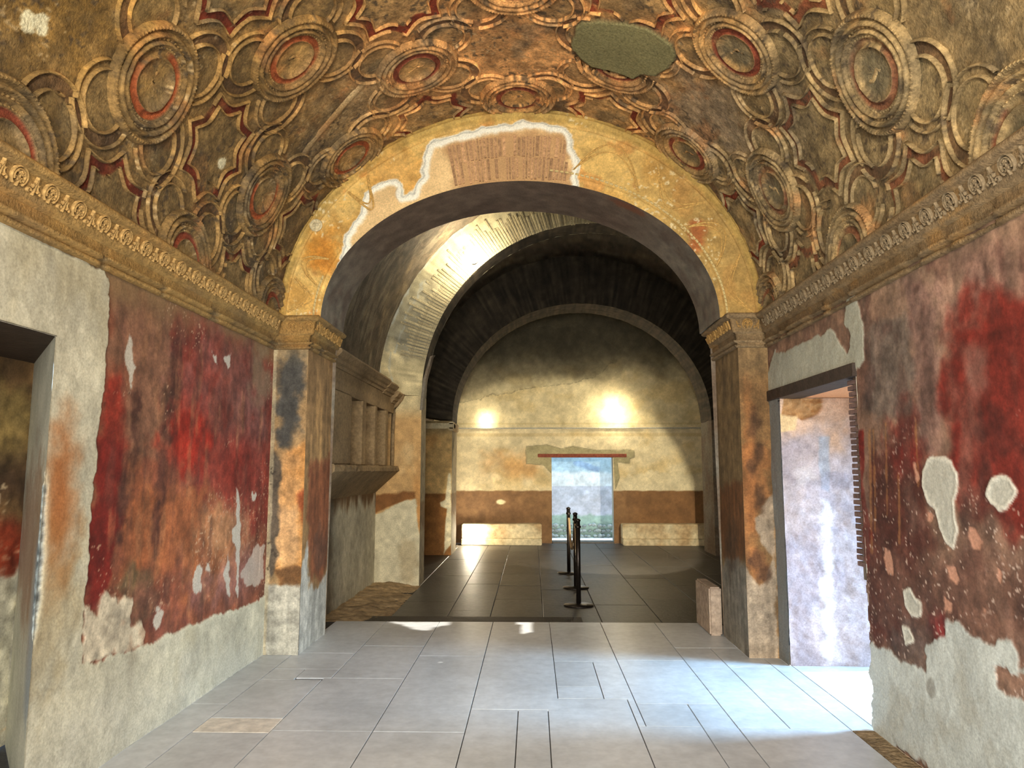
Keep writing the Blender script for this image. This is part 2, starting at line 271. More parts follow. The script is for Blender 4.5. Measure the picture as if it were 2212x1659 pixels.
# ---------------------------------------------------------------- materials
def mat(name, color=(0.5, 0.5, 0.5), rough=0.85, paint=False, grain=0.18, gsize=60, bump=0.25, bsize=90, metal=0.0, blotch=0.0, bl_size=2.0, col2=None, spec=0.25, rand=0.0, vein=None, emit=None):
    m = bpy.data.materials.new(name); m.use_nodes = True; nt = m.node_tree; N = nt.nodes; L = nt.links
    b = N['Principled BSDF']; b.inputs['Roughness'].default_value = rough; b.inputs['Metallic'].default_value = metal
    b.inputs['Specular IOR Level'].default_value = spec
    if emit:
        b.inputs['Emission Color'].default_value = (*emit[0], 1); b.inputs['Emission Strength'].default_value = emit[1]
    tc = N.new('ShaderNodeTexCoord')
    def noise(sc, det=3, ro=0.6):
        n = N.new('ShaderNodeTexNoise'); n.inputs['Scale'].default_value = sc; n.inputs['Detail'].default_value = det
        n.inputs['Roughness'].default_value = ro; L.new(tc.outputs['Object'], n.inputs['Vector']); return n
    def rng(sock, lo, hi, a=0.0, z=1.0):
        r = N.new('ShaderNodeMapRange'); r.inputs[1].default_value = a; r.inputs[2].default_value = z
        r.inputs[3].default_value = lo; r.inputs[4].default_value = hi; L.new(sock, r.inputs[0]); return r.outputs[0]
    def mixc(kind, fac, a, c):
        x = N.new('ShaderNodeMix'); x.data_type = 'RGBA'; x.blend_type = kind
        for s, v in ((x.inputs[0], fac), (x.inputs[6], a), (x.inputs[7], c)):
            if hasattr(v, 'is_linked'): L.new(v, s)
            elif isinstance(v, tuple): s.default_value = (*v[:3], 1)
            else: s.default_value = v
        return x.outputs[2]
    if paint:
        a = N.new('ShaderNodeAttribute'); a.attribute_name = 'paint'; c = a.outputs['Color']
    else: c = tuple(lin(color))
    if blotch: c = mixc('MIX', rng(noise(bl_size, 3).outputs[0], 0, blotch, 0.42, 0.62), c, tuple(lin(col2)))
    if vein:
        w = N.new('ShaderNodeTexNoise'); w.noise_type = 'RIDGED_MULTIFRACTAL'; w.inputs['Scale'].default_value = 1.3; w.inputs['Detail'].default_value = 4
        mp = N.new('ShaderNodeMapping'); mp.inputs['Rotation'].default_value = (0, 0, 0.7); mp.inputs['Scale'].default_value = (0.6, 2.4, 1)
        L.new(tc.outputs['Object'], mp.inputs[0]); L.new(mp.outputs[0], w.inputs['Vector'])
        c = mixc('MIX', rng(w.outputs[0], 0, 0.55, 0.55, 1.3), c, tuple(lin(vein)))
    if rand:
        oi = N.new('ShaderNodeObjectInfo'); v = rng(oi.outputs['Random'], 1-rand, 1+rand*0.6)
        cb = N.new('ShaderNodeCombineColor'); [L.new(v, cb.inputs[i]) for i in range(3)]
        c = mixc('MULTIPLY', 1.0, c, cb.outputs[0])
    if grain:
        v = rng(noise(gsize, 2, 0.7).outputs[0], 1-grain*2, 1+grain*2, 0.2, 0.8)
        cb = N.new('ShaderNodeCombineColor'); [L.new(v, cb.inputs[i]) for i in range(3)]
        c = mixc('MULTIPLY', 1.0, c, cb.outputs[0])
    if hasattr(c, 'is_linked'): L.new(c, b.inputs['Base Color'])
    else: b.inputs['Base Color'].default_value = (*c, 1)
    if bump:
        bp = N.new('ShaderNodeBump'); bp.inputs['Strength'].default_value = bump; bp.inputs['Distance'].default_value = 0.02
        L.new(noise(bsize, 2, 0.65).outputs[0], bp.inputs['Height']); L.new(bp.outputs[0], b.inputs['Normal'])
    return m
M_FRESCO = mat('fresco_plaster', paint=True, grain=0.14, gsize=70, bump=0.0, bsize=60)
M_STUCCO = mat('stucco', paint=True, grain=0.26, gsize=55, bump=0.35, bsize=80)
M_BRICK = mat('thin_brick', (192, 150, 108), rand=0.35, grain=0.25, gsize=40, bump=0.5, bsize=70)
M_JBRICK = mat('jamb_brick', (112, 88, 80), rand=0.2, grain=0.2, gsize=40, bump=0.3)  # backlit look of the jamb bricks put into a darker colour
M_HBRICK = mat('hall_brick', (178, 164, 128), rand=0.22, grain=0.2, gsize=30, bump=0.6, bsize=50)
M_MARBLE = mat('worn_marble', (196, 197, 196), rough=0.36, rand=0.06, grain=0.08, gsize=12, bump=0.06, bsize=10, blotch=0.7, bl_size=1.1, col2=(170, 171, 170), vein=(150, 152, 154), spec=0.45)
M_MARBLE_TAN = mat('tan_marble', (214, 204, 188), rough=0.45, rand=0.1, grain=0.15, gsize=14, bump=0.1, blotch=0.6, col2=(190, 182, 170), spec=0.4)
M_HSLAB = mat('hall_paving', (82, 77, 70), rough=0.45, rand=0.22, grain=0.18, gsize=16, bump=0.2, bsize=20, blotch=0.6, bl_size=1.2, col2=(64, 59, 52), spec=0.35)
M_BENCH = mat('bench_plaster', (204, 188, 150), grain=0.2, gsize=10, bump=0.4, bsize=14, blotch=0.7, bl_size=1.4, col2=(160, 124, 78))
M_GROUT = mat('floor_joint', (62, 58, 52), rough=0.95, bump=0.3)
M_EARTH = mat('packed_earth', (150, 128, 96), rough=0.95, grain=0.3, gsize=30, bump=0.9, bsize=26, blotch=0.7, bl_size=3, col2=(104, 86, 62))
M_PLAST = mat('grey_repair_plaster', (176, 170, 152), grain=0.14, gsize=40, bump=0.3, bsize=50, blotch=0.5, bl_size=2.5, col2=(150, 142, 122))
M_DARKV = mat('dark_vault_plaster', (96, 84, 66), grain=0.25, gsize=20, bump=0.6, bsize=30, blotch=0.6, bl_size=2, col2=(70, 60, 48))  # dark brown base with random darker blotches
M_SOFFIT = mat('brown_soffit_plaster', (112, 94, 76), grain=0.2, gsize=20, bump=0.35, bsize=26, blotch=0.8, bl_size=1.5, col2=(128, 122, 108))
M_WOOD = mat('dark_wood', (60, 48, 40), rough=0.6, grain=0.25, gsize=14, bump=0.3, bsize=40)
M_REDWOOD = mat('red_wood', (130, 66, 44), rough=0.7, grain=0.2, gsize=20, bump=0.2)
M_IRON = mat('dark_metal', (58, 50, 44), rough=0.35, metal=0.8, grain=0.08, bump=0.03, spec=0.5)
M_ROPE = mat('tan_rope', (176, 144, 104), rough=0.8, grain=0.3, gsize=120, bump=0.6, bsize=160)
M_ALLEY = mat('alley_plaster', paint=True, grain=0.12, gsize=10, bump=0.2)
M_STONE = mat('rubble_stone', (140, 146, 142), rand=0.3, grain=0.3, gsize=20, bump=0.7, bsize=20)
M_GROUND = mat('pale_ground', (205, 205, 200), grain=0.15, bump=0.4, bsize=12)
M_LAMP = mat('lamp_glass', (255, 240, 205), rough=0.3, grain=0, bump=0, emit=((1.0, 0.93, 0.78), 60.0))

# ---------------------------------------------------------------- vault geometry of the front room
VA, VB, VCX, VZ0 = 2.22, 2.0, -0.12, 2.98
_ph = np.linspace(math.pi, 0, 4001); _x = VCX+VA*np.cos(_ph); _z = VZ0+VB*np.sin(_ph)
_s = np.concatenate([[0], np.cumsum(np.hypot(np.diff(_x), np.diff(_z)))]); SL = float(_s[-1])
def MV(s, Y, h):
    """point on the vault: arc length s, depth Y, height h towards the room"""
    s = np.asarray(s, float); sc = np.clip(s, 0, SL); ph = np.interp(sc, _s, _ph); c, n = np.cos(ph), np.sin(ph)
    nx, nz = -c/VA, -n/VB; L = np.hypot(nx, nz); ext = np.where(s < 0, s, np.where(s > SL, SL-s, 0))
    return np.stack([VCX+VA*c+nx/L*h, np.broadcast_to(Y, s.shape), VZ0+VB*n+nz/L*h+ext], -1)
PS, PY, OY = SL/8, 0.845, 3.02                  # lattice of the stucco pattern
def star_sdf(S, Y, cx, cy, R, sag):
    a = np.arctan2(Y-cy, S-cx); r = np.hypot(S-cx, Y-cy)
    w = np.mod(a, math.pi/4) - math.pi/8
    c = math.pi/8; rho = R*math.cos(c)/np.cos(w)         # straight-sided octagon
    return r - (rho - sag*(1-(w/c)**2))
def star_path(cx, cy, R, sag, n=9):
    out = []
    for k in range(8):
        for j in range(n):
            w = (j/n*2-1)*math.pi/8; c = math.pi/8
            rr = R*math.cos(c)/math.cos(w) - sag*(1-(w/c)**2); a = k*math.pi/4+w+c
            out.append((cx+rr*math.cos(a), cy+rr*math.sin(a)))
    return np.array(out)
GONE = {(1, 0), (7, 0), (4, 3), (2, 3), (6, 3), (3, 0), (5, 0)}        # star fields whose relief is lost
STARS = [(i, j) for i in range(9) for j in range(0, 5) if (i+j) % 2 == 1]
MEDS = [(i, j) for i in range(9) for j in range(0, 5) if (i+j) % 2 == 0]
def vault_paint(S, Y, fills=True):
    p = Paint(S, Y, (150, 116, 66), k=1)
    p.mix(sstep(-0.3, 0.5, p.n(0.7, None, 3, 1))*0.7, (136, 104, 58)); p.mix(sstep(0.1, 0.7, p.n(0.35, None, 4, 2))*0.55, (112, 92, 62))
    p.mix(p.blob(3.35, 5.45, 1.5, 1.5, 0.6, 0.3, ws=0.5)*0.7, (174, 124, 76))
    p.mix(p.blob(3.3, 5.6, 0.5, 0.5, 0.7, 0.3, ws=0.5)*0.5, (204, 148, 92))
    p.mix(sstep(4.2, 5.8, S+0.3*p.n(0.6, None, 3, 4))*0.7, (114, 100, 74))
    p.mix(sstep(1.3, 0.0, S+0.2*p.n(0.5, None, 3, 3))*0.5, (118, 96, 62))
    p.mix(sstep(0.25, 0.7, p.n(0.28, None, 4, 6))*0.5, (96, 84, 66))
    p.mix(p.blob(1.7, 5.65, 0.5, 0.35, 0.6, 0.5)*0.5, (150, 128, 92)); p.mix(p.blob(5.0, 5.6, 0.42, 0.4, 0.6, 0.5)*0.7, (140, 122, 98))
    p.mix(sstep(0.35, 0.8, p.n(0.22, None, 4, 8))*0.4, (158, 100, 56))
    p.mix(p.blob(1.0, 3.0, 0.5, 0.45, 0.7, 0.4)*0.6, (150, 112, 48))
    if fills:
        for (i, j) in STARS:
            cx, cy = i*PS, OY+j*PY
            if (i, j) in GONE: continue
            d = star_sdf(S, Y, cx, cy, 0.40, 0.062); d2 = star_sdf(S, Y, cx, cy, 0.305, 0.045)
            m = sstep(0.006, -0.006, d)*sstep(-0.006, 0.006, d2)*sstep(-0.9, -0.2, p.n(0.3, None, 4, 10))
            right = sstep(4.2, 5.6, S)
            p.mix(m*(0.92-0.45*right*(cy < 6)), (112, 44, 26)); p.mix(sstep(0.0, -0.01, d2)*0.35, (128, 110, 74))
        for (i, j) in MEDS:
            if i < 8:
                for dj in (1, -1):
                    for (bx, by, a0, a1) in edge_geo(i, j, dj):
                        r = np.hypot(S-bx, Y-by); p.mix(sstep(0.168, 0.16, r)*0.3, (120, 104, 70))
                        a = np.mod(np.arctan2(Y-by, S-bx)-a0, 2*math.pi)
                        p.mix(sstep(0.163, 0.17, r)*sstep(0.25, 0.243, r)*(a < (a1-a0))*0.55, (88, 62, 42))
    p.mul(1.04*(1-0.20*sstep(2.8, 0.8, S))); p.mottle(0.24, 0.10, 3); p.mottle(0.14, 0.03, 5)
    p.specks((70, 58, 44), 0.55, 0.035, 12, -0.2, 0.7)
    p.specks((190, 166, 124), 0.76, 0.025, 14, 0.2, 0.5)
    d = sdf(S, Y, D['v_patch']) + 0.012*p.n(0.1, None, 3, 4)
    p.mix(sstep(0.025, 0.0, d)*0.6, (60, 44, 30))
    pm = sstep(0.004, -0.004, d); p.mix(pm, (128, 120, 80)); p.mul(1+0.06*p.n(0.3, None, 4, 2)*pm)
    for (a, b) in D['v_spots']: p.mix(p.blob(a, b, 0.045, 0.05, 0.15, 0.3, ws=0.05), (206, 196, 160))
    p.h += 0.006*p.n(0.25, None, 4, 2)*(1-pm) + 0.004*p.n(0.06, None, 4, 2)*(1-pm) + pm*0.03
    return p
def edge_geo(i, j, dj):
    """the two small discs and the arcs of the ribbon on the diagonal between two medallions"""
    ax, ay = i*PS, OY+j*PY; bx, by = (i+1)*PS, OY+(j+dj)*PY
    L = math.hypot(bx-ax, by-ay); ux, uy = (bx-ax)/L, (by-ay)/L; q = 0.385
    b1 = (ax+ux*q, ay+uy*q); b2 = (bx-ux*q, by-uy*q)
    side = -1 if dj == 1 else 1
    d0 = math.atan2(uy, ux)
    # ribbon passes b1 on one side (from behind the medallion to the crossing), b2 on the other
    if dj == 1:   a1 = (d0-math.pi*0.82, d0+0.35); a2 = (d0+math.pi-math.pi*0.82, d0+math.pi+0.35)
    else:         a1 = (d0+math.pi-math.pi*0.18-math.pi, d0); a1 = (d0-math.pi*0.82, d0+0.35); a2 = (d0+math.pi*0.18, d0+math.pi+0.35)
    return [(b1[0], b1[1], a1[0], a1[1]), (b2[0], b2[1], a2[0], a2[1])]

# ================================================================ SETTING: front room
def wall_thing(name, label, cat='wall'): return dict(kind='structure', label=label, cat=cat)

# --- left wall
ys = uneven((-1.6, 0.3), (1.2, 0.03), (2.7, 0.0095), 6.56); zs = uneven((0.0, 0.0095), 2.75, )
zs = np.concatenate([zs, [2.9, 3.15]])
Yg, Zg = np.meshgrid(ys, zs, indexing='ij')
p = Paint(Yg, Zg, (178, 170, 146), k=2)
p.mottle(0.10, 0.35, 1); p.mottle(0.07, 0.06, 2); p.mix(sstep(0.2, 0.8, p.n(0.5, 0.9, 4, 3))*0.4, (160, 146, 112))
p.mix(p.blob(3.62, 1.40, 0.13, 0.36, 0.8, 0.4)*0.85, (150, 84, 38)); p.mix(p.blob(3.6, 0.95, 0.22, 0.35, 0.8, 0.5)*0.35, (150, 120, 70))
p.mix(p.blob(4.4, 0.62, 0.05, 0.22, 0.8, 0.4)*0.35, (120, 108, 88))
fm = p.poly('lw_fresco', 0.006, 0.02, ws=0.08); cut = ((Yg > 2.6) | (Zg > 2.3)); fm = fm*cut
ring = sstep(0.035, 0.0, np.abs(sdf(Yg, Zg, D['lw_fresco'])))*(1-fm)
p.mix(ring*0.5, (196, 188, 160))
f = Paint(Yg, Zg, (128, 74, 52), k=5)
f.mix(f.poly('lw_brown', 0.10, 0.12)*0.9, (124, 88, 66)); f.mix(f.poly('lw_red', 0.10, 0.16)*0.8, (130, 50, 38))
f.mix(f.blob(5.9, 2.3, 0.75, 0.45, 0.8, 0.6)*0.65, (122, 84, 72)); f.mix(f.blob(6.1, 1.9, 0.3, 0.5, 0.8, 0.6)*0.5, (124, 84, 76)); f.mix(f.blob(5.1, 2.1, 0.3, 0.5, 0.8, 0.6)*0.35, (156, 92, 84))
f.mix(f.blob(5.02, 1.82, 0.33, 0.22, 0.5, 0.5)*0.9, (150, 40, 24)); f.mix(f.blob(5.9, 1.6, 0.35, 0.25, 0.6, 0.5)*0.7, (126, 42, 30))
f.mix(f.poly('lw_redl', 0.06, 0.06)*0.9, (134, 44, 30)); f.mix(f.poly('lw_orange', 0.10, 0.14)*0.9, (160, 94, 56))
f.mix(f.poly('lw_maroon', 0.035, 0.05)*0.95, (110, 32, 24)); f.mix(f.blob(5.6, 1.12, 0.4, 0.25, 0.8, 0.6)*0.6, (182, 140, 100))
f.mix(f.poly('lw_green', 0.04, 0.06)*0.75, (92, 84, 58)); f.mix(f.blob(4.7, 0.75, 0.5, 0.2, 0.7, 0.6)*0.5, (134, 74, 62))
f.mix(f.blob(5.9, 0.75, 0.6, 0.15, 0.8, 0.6)*0.6, (146, 104, 98))
for (a, b, rx, rz) in ((4.27, 2.02, 0.06, 0.09), (4.3, 1.72, 0.05, 0.2), (4.62, 1.62, 0.06, 0.3), (4.2, 1.4, 0.04, 0.25), (4.6, 1.25, 0.05, 0.2), (4.75, 2.2, 0.06, 0.3)):
    f.mix(f.blob(a, b, rx, rz, 0.8, 0.7, ws=0.06)*0.7, (66, 40, 32))
f.mix(sstep(0.1, 0.7, f.n(0.12, 0.5, 5, 2))*0.42, (92, 60, 48)); f.mix(sstep(0.3, 0.8, f.n(0.10, 0.4, 5, 4))*0.4, (166, 116, 80))
f.streak(0.12, 0.07, 0.4); f.mottle(0.20, 0.10, 4); f.mottle(0.10, 0.03, 6); f.mix(sstep(2.45, 2.72, Zg+0.1*f.n(0.3))*0.8, (140, 112, 76))
f.mix(f.blob(6.3, 2.4, 0.25, 0.2, 0.6, 0.6)*0.6, (150, 128, 96))
f.specks((204, 170, 136), 0.80, 0.018, 3, 0.1, 0.7)
for k in range(10): f.mix(f.poly('lw_chip%d' % k, 0.006, 0.02, ws=0.05)*(0.75 if k == 4 else 0.95), (196, 186, 168))
mm = f.poly('lw_mott', 0.012, 0.025, ws=0.06); f.mix(mm, (196, 180, 152)); f.mul(1+0.2*f.n(0.06, 0.06, 4, 8)*mm); f.mix(mm*sstep(0.2, 0.7, f.n(0.2, None, 3, 5))*0.5, (164, 122, 92))
f.mul(0.93); p.c = p.c*(1-fm[..., None]) + f.c*fm[..., None]
lens = p.poly('lw_lens', 0.012, 0.012, ws=0.05); p.mix(sstep(0.05, 0.0, sdf(Yg, Zg, D['lw_lens']))*0.6, (196, 188, 160)); p.mix(lens, (136, 142, 140)); p.mul(1+0.35*p.n(0.02, None, 2, 3)*lens)
p.mix(sstep(0.5, 0.0, Zg+0.2*p.n(0.3))*0.25, (190, 188, 180))
H = 0.007*p.n(0.5, None, 4, 6)*(Yg < 6.4) + 0.0015*p.n(0.04, None, 3, 2) - 0.009*fm - 0.012*lens + 0.009*mm*fm
P3 = np.stack([-2.35+H, Yg, Zg], -1)
mid = (Yg[:-1, :-1]+Yg[1:, 1:])/2
drop = (mid < 3.495) & (mid > 1.8) & (Zg[1:, 1:] < 2.262)
wall_left = grid_obj('wall_left', P3, p.c, M_FRESCO, drop=drop, kind='structure', label='left wall with faded red fresco, grey repair plaster and pale base', cat='wall')
# the doorway recess at the far left: slanting jamb, back wall, soffit
tj = np.linspace(0, 1, 90); zj = np.linspace(0, 2.262, 230); Tj, Zj = np.meshgrid(tj, zj, indexing='ij')
p = Paint(Tj*1.2+9, Zj, (176, 172, 150), k=4); p.mottle(0.1, 0.2, 1)
p.mix(p.blob(9.1, 1.1, 0.3, 0.35, 0.8, 0.4)*0.5, (140, 108, 66)); p.mix(p.blob(9.6, 1.2, 0.6, 0.4, 0.5, 0.4)*0.5, (120, 84, 56)); p.mix(sstep(0.35, 0.1, Tj)*p.blob(9.0, 0.85, 0.4, 0.45, 0.3, 0.2)*0.8, (138, 144, 142))
grid_obj('recess_jamb', np.stack([-2.35-0.75*Tj, 3.495+0.93*Tj, Zj], -1), p.c, M_FRESCO, flip=True, parent=wall_left)
yb = np.linspace(1.5, 4.46, 150); zb = np.linspace(0, 2.3, 150); Yb, Zb = np.meshgrid(yb, zb, indexing='ij')
p = Paint(Yb, Zb, (104, 78, 48), k=6); p.mix(sstep(1.45, 1.2, Zb+0.2*p.n(0.3))*0.9, (122, 46, 26)); p.mix(p.blob(4.2, 1.85, 0.3, 0.25, 0.7, 0.6)*0.8, (136, 114, 66)); p.mix(p.blob(4.3, 1.55, 0.3, 0.12, 0.7, 0.6)*0.7, (50, 36, 26))
p.mix(sstep(1.02, 0.95, Zb+0.1*p.n(0.2)+(4.3-Yb)*0.25), (176, 168, 144)); p.mottle(0.25, 0.08); p.specks((190, 166, 130), 0.6, 0.03)
grid_obj('recess_back', np.stack([np.full_like(Yb, -3.1)+0.01*p.n(0.1), Yb, Zb], -1), p.c, M_FRESCO, parent=wall_left)
me = mesh_np('recess_soffit', [(-2.345, 1.79, 2.258), (-2.345, 3.5, 2.258), (-3.12, 4.46, 2.258), (-3.12, 1.79, 2.258)], [(0, 1, 2, 3)])
new_obj('recess_soffit', me, wall_left, M_WOOD)
new_obj('recess_near_jamb', mesh_np('recess_near_jamb', [(-2.35, 1.8, 0), (-3.12, 1.8, 0), (-3.12, 1.8, 2.27), (-2.35, 1.8, 2.27)], [(0, 1, 2, 3)]), wall_left, M_PLAST)

# --- right wall with the doorway to the passage
ys = uneven((-1.6, 0.3), (1.2, 0.03), (2.7, 0.0095), 6.56)
Yg, Zg = np.meshgrid(ys, zs, indexing='ij')
p = Paint(Yg, Zg, (138, 106, 86), k=8)
p.mix(sstep(2.5, 2.9, Zg)*0.5, (124, 104, 76))
p.mix(p.blob(3.9, 2.55, 0.6, 0.35, 0.7, 0.4, ws=0.3)*0.8, (152, 124, 102)); p.mix(p.blob(3.4, 2.4, 0.3, 0.2, 0.7, 0.5)*0.5, (160, 116, 104))
p.mix(p.poly('rw_mauve', 0.06, 0.06)*0.8, (138, 106, 94)); p.mix(p.poly('rw_blue', 0.05, 0.05)*0.8, (106, 94, 84))
p.mix(p.poly('rw_red', 0.09, 0.16, ws=0.25)*0.9, (118, 36, 26)); p.mix(p.poly('rw_dark', 0.07, 0.08)*0.9, (88, 46, 36))
p.mix(p.poly('rw_strip', 0.015, 0.02)*0.95, (112, 32, 24)); p.mix(p.blob(4.2, 1.75, 0.18, 0.2, 0.6, 0.6)*0.7, (120, 38, 30))
p.mix(p.blob(3.75, 0.95, 0.7, 0.22, 0.7, 0.6, ws=0.2)*0.9, (118, 84, 68)); p.mix(p.blob(4.3, 0.8, 0.35, 0.22, 0.7, 0.6)*0.9, (112, 78, 64)); p.mix(p.blob(4.25, 0.62, 0.25, 0.12, 0.7, 0.6)*0.6, (112, 98, 90))
p.mix(p.blob(3.35, 1.05, 0.14, 0.12, 0.6, 0.6)*0.5, (90, 60, 48)); p.mix(p.blob(3.95, 0.72, 0.10, 0.12, 0.6, 0.5)*0.8, (162, 52, 50))
p.mix(sstep(0.1, 0.7, p.n(0.14, 0.5, 5, 2))*0.40, (90, 62, 52)); p.mix(sstep(0.25, 0.8, p.n(0.30, 0.5, 4, 4))*0.45, (140, 112, 96)); p.mix(sstep(0.35, 0.8, p.n(0.16, 0.3, 4, 6))*0.35, (70, 40, 34))
p.mul(0.92); p.streak(0.10, 0.07, 0.4); p.mottle(0.20, 0.10, 4); p.mottle(0.12, 0.03, 6)
p.mix(p.blob(3.5, 2.05, 0.09, 0.14, 0.5, 0.4)*0.6, (140, 106, 92))
for k in range(5): p.mix(p.poly('rw_line%d' % k, 0.006, 0.01, ws=0.05)*0.6, (162, 112, 66))
p.specks((214, 190, 172), 0.80, 0.020, 3, -0.1, sstep(2.0, 1.6, Zg)*sstep(4.8, 4.2, Yg)*0.7); p.specks((206, 180, 160), 0.88, 0.016, 5, -0.4, sstep(1.7, 1.3, Zg)*0.9)
hh = np.zeros_like(Yg)
for k in range(8):
    m = p.poly('rw_pink%d' % k, 0.005, 0.012, ws=0.05); p.mix(m, (186, 136, 110)); hh -= m*0.004
for k in range(4):
    d = sdf(Yg, Zg, D['rw_white%d' % k])+0.008*p.n(0.06); p.mix(sstep(0.022, 0.012, d), (206, 200, 182)); m = sstep(0.0, -0.01, d); p.mix(m*0.9, (180, 176, 160)); hh += sstep(0.022, 0.012, d)*0.006-m*0.003
m = p.poly('rw_door_pl', 0.006, 0.014, ws=0.06); q = Paint(Yg, Zg, (168, 166, 148), k=3); q.mottle(0.07, 0.2); p.c = p.c*(1-m[..., None])+q.c*m[..., None]; hh += m*0.006
m = p.poly('rw_base', 0.008, 0.02, ws=0.07)*(1-p.poly('rw_island', 0.008, 0.02, ws=0.05)); m = np.maximum(m, sstep(0.72, 0.68, Zg+0.05*p.n(0.3))*(Yg < 2.9))
q = Paint(Yg, Zg, (186, 188, 178), k=3); q.mottle(0.08, 0.25); q.mix(sstep(0.3, 0.8, q.n(0.25, 0.25, 4, 4))*0.4, (164, 158, 140)); q.mix(q.blob(4.1, 0.45, 0.04, 0.05, 0.3, 0.4)*0.6, (130, 124, 112))
p.c = p.c*(1-m[..., None])+q.c*m[..., None]; hh += m*0.007
p.mix(sstep(6.20, 6.28, Yg)*sstep(2.3, 2.2, Zg), (124, 122, 114))
H = 0.007*p.n(0.5, None, 4, 6) + 0.0015*p.n(0.04, None, 3, 2) + hh
# ragged edge of the doorway
mid = (Yg[:-1, :-1]+Yg[1:, 1:])/2; midz = Zg[1:, 1:]
edge = 4.80 + 0.035*fbm(midz, midz*0, 0.12, None, 4, 3)*(midz < 1.25)
drop = (mid > edge) & (mid < 6.30) & (midz < 2.215)
wall_right = grid_obj('wall_right', np.stack([2.11-H, Yg, Zg], -1), p.c, M_FRESCO, flip=True, drop=drop, kind='structure', label='right wall with dark red fresco, white patches and a bright doorway', cat='wall')
new_obj('lintel', box_mesh('lintel', 2.085, 2.30, 4.78, 6.535, 2.205, 2.295, 0.004), wall_right, M_WOOD, label='dark wooden door lintel')
for k in range(31):
    z = 0.98+k*0.0395; w = 0.155+0.02*random.random()
    me = box_mesh('brick', 2.122, 2.41, 4.785, 4.785+w, z, z+0.028+0.004*random.random(), 0.003)
    new_obj('brick', me, wall_right, M_JBRICK)
new_obj('brick_core', box_mesh('brick_core', 2.128, 2.42, 4.785, 4.875, 0.9, 2.21), wall_right, M_SOFFIT)
def quad(name, pts, m, parent): return new_obj(name, mesh_np(name, pts, [tuple(range(len(pts)))]), parent, m)
quad('door_jamb', [(2.11, 4.79, 0), (4.0, 4.79, 0), (4.0, 4.79, 2.3), (2.11, 4.79, 2.3)], M_PLAST, wall_right)
xs = np.linspace(2.12, 4.2, 170); z2 = np.linspace(0, 2.21, 220); Xg, Z2 = np.meshgrid(xs, z2, indexing='ij')
p = Paint(Xg, Z2, (164, 152, 154), k=9); p.mix(sstep(0.0, 0.7, p.n(0.25, 0.4, 4, 1))*0.55, (130, 120, 128)); p.mix(sstep(1.7, 2.1, Z2+0.2*p.n(0.2))*0.7, (202, 160, 124))
p.mix(p.poly('pw_rough', 0.01, 0.01), (160, 120, 78)); p.mix(p.poly('pw_tan', 0.01, 0.01), (206, 176, 132)); p.mix(p.poly('pw_blue', 0.01, 0.01)*0.8, (146, 152, 164)); p.mix(p.poly('pw_white', 0.03, 0.04)*0.8, (214, 212, 214)); p.mix(sstep(0.1, 0.6, p.n(0.5, 0.3, 4, 6))*0.45, (128, 122, 134)); p.mix(p.poly('pw_white2', 0.05, 0.05)*0.45, (190, 182, 180))
p.mottle(0.1, 0.06); rgh = p.poly('pw_rough', 0.01, 0.01)
passage = grid_obj('wall_passage', np.stack([Xg, 6.30-0.01*p.n(0.15)+0.03*rgh*(0.5+0.8*p.n(0.04)), Z2], -1), p.c, M_FRESCO, kind='structure', label='pale patchy plaster wall of the side passage seen through the doorway', cat='wall')
quad('passage_ceiling', [(2.2, 4.7, 2.215), (4.0, 4.7, 2.215), (4.0, 6.35, 2.215), (2.2, 6.35, 2.215)], mat('bounce_orange', (214, 150, 104), grain=0.1), passage)  # warm bounced light is painted into the ceiling colour
quad('passage_roof_edge', [(4.0, 4.7, 2.215), (4.0, 6.35, 2.215), (4.0, 6.35, 3.4), (4.0, 4.7, 3.4)], M_PLAST, passage)
quad('passage_upper', [(2.12, 6.36, 2.2), (4.2, 6.36, 2.2), (4.2, 6.36, 3.4), (2.12, 6.36, 3.4)], M_PLAST, passage)

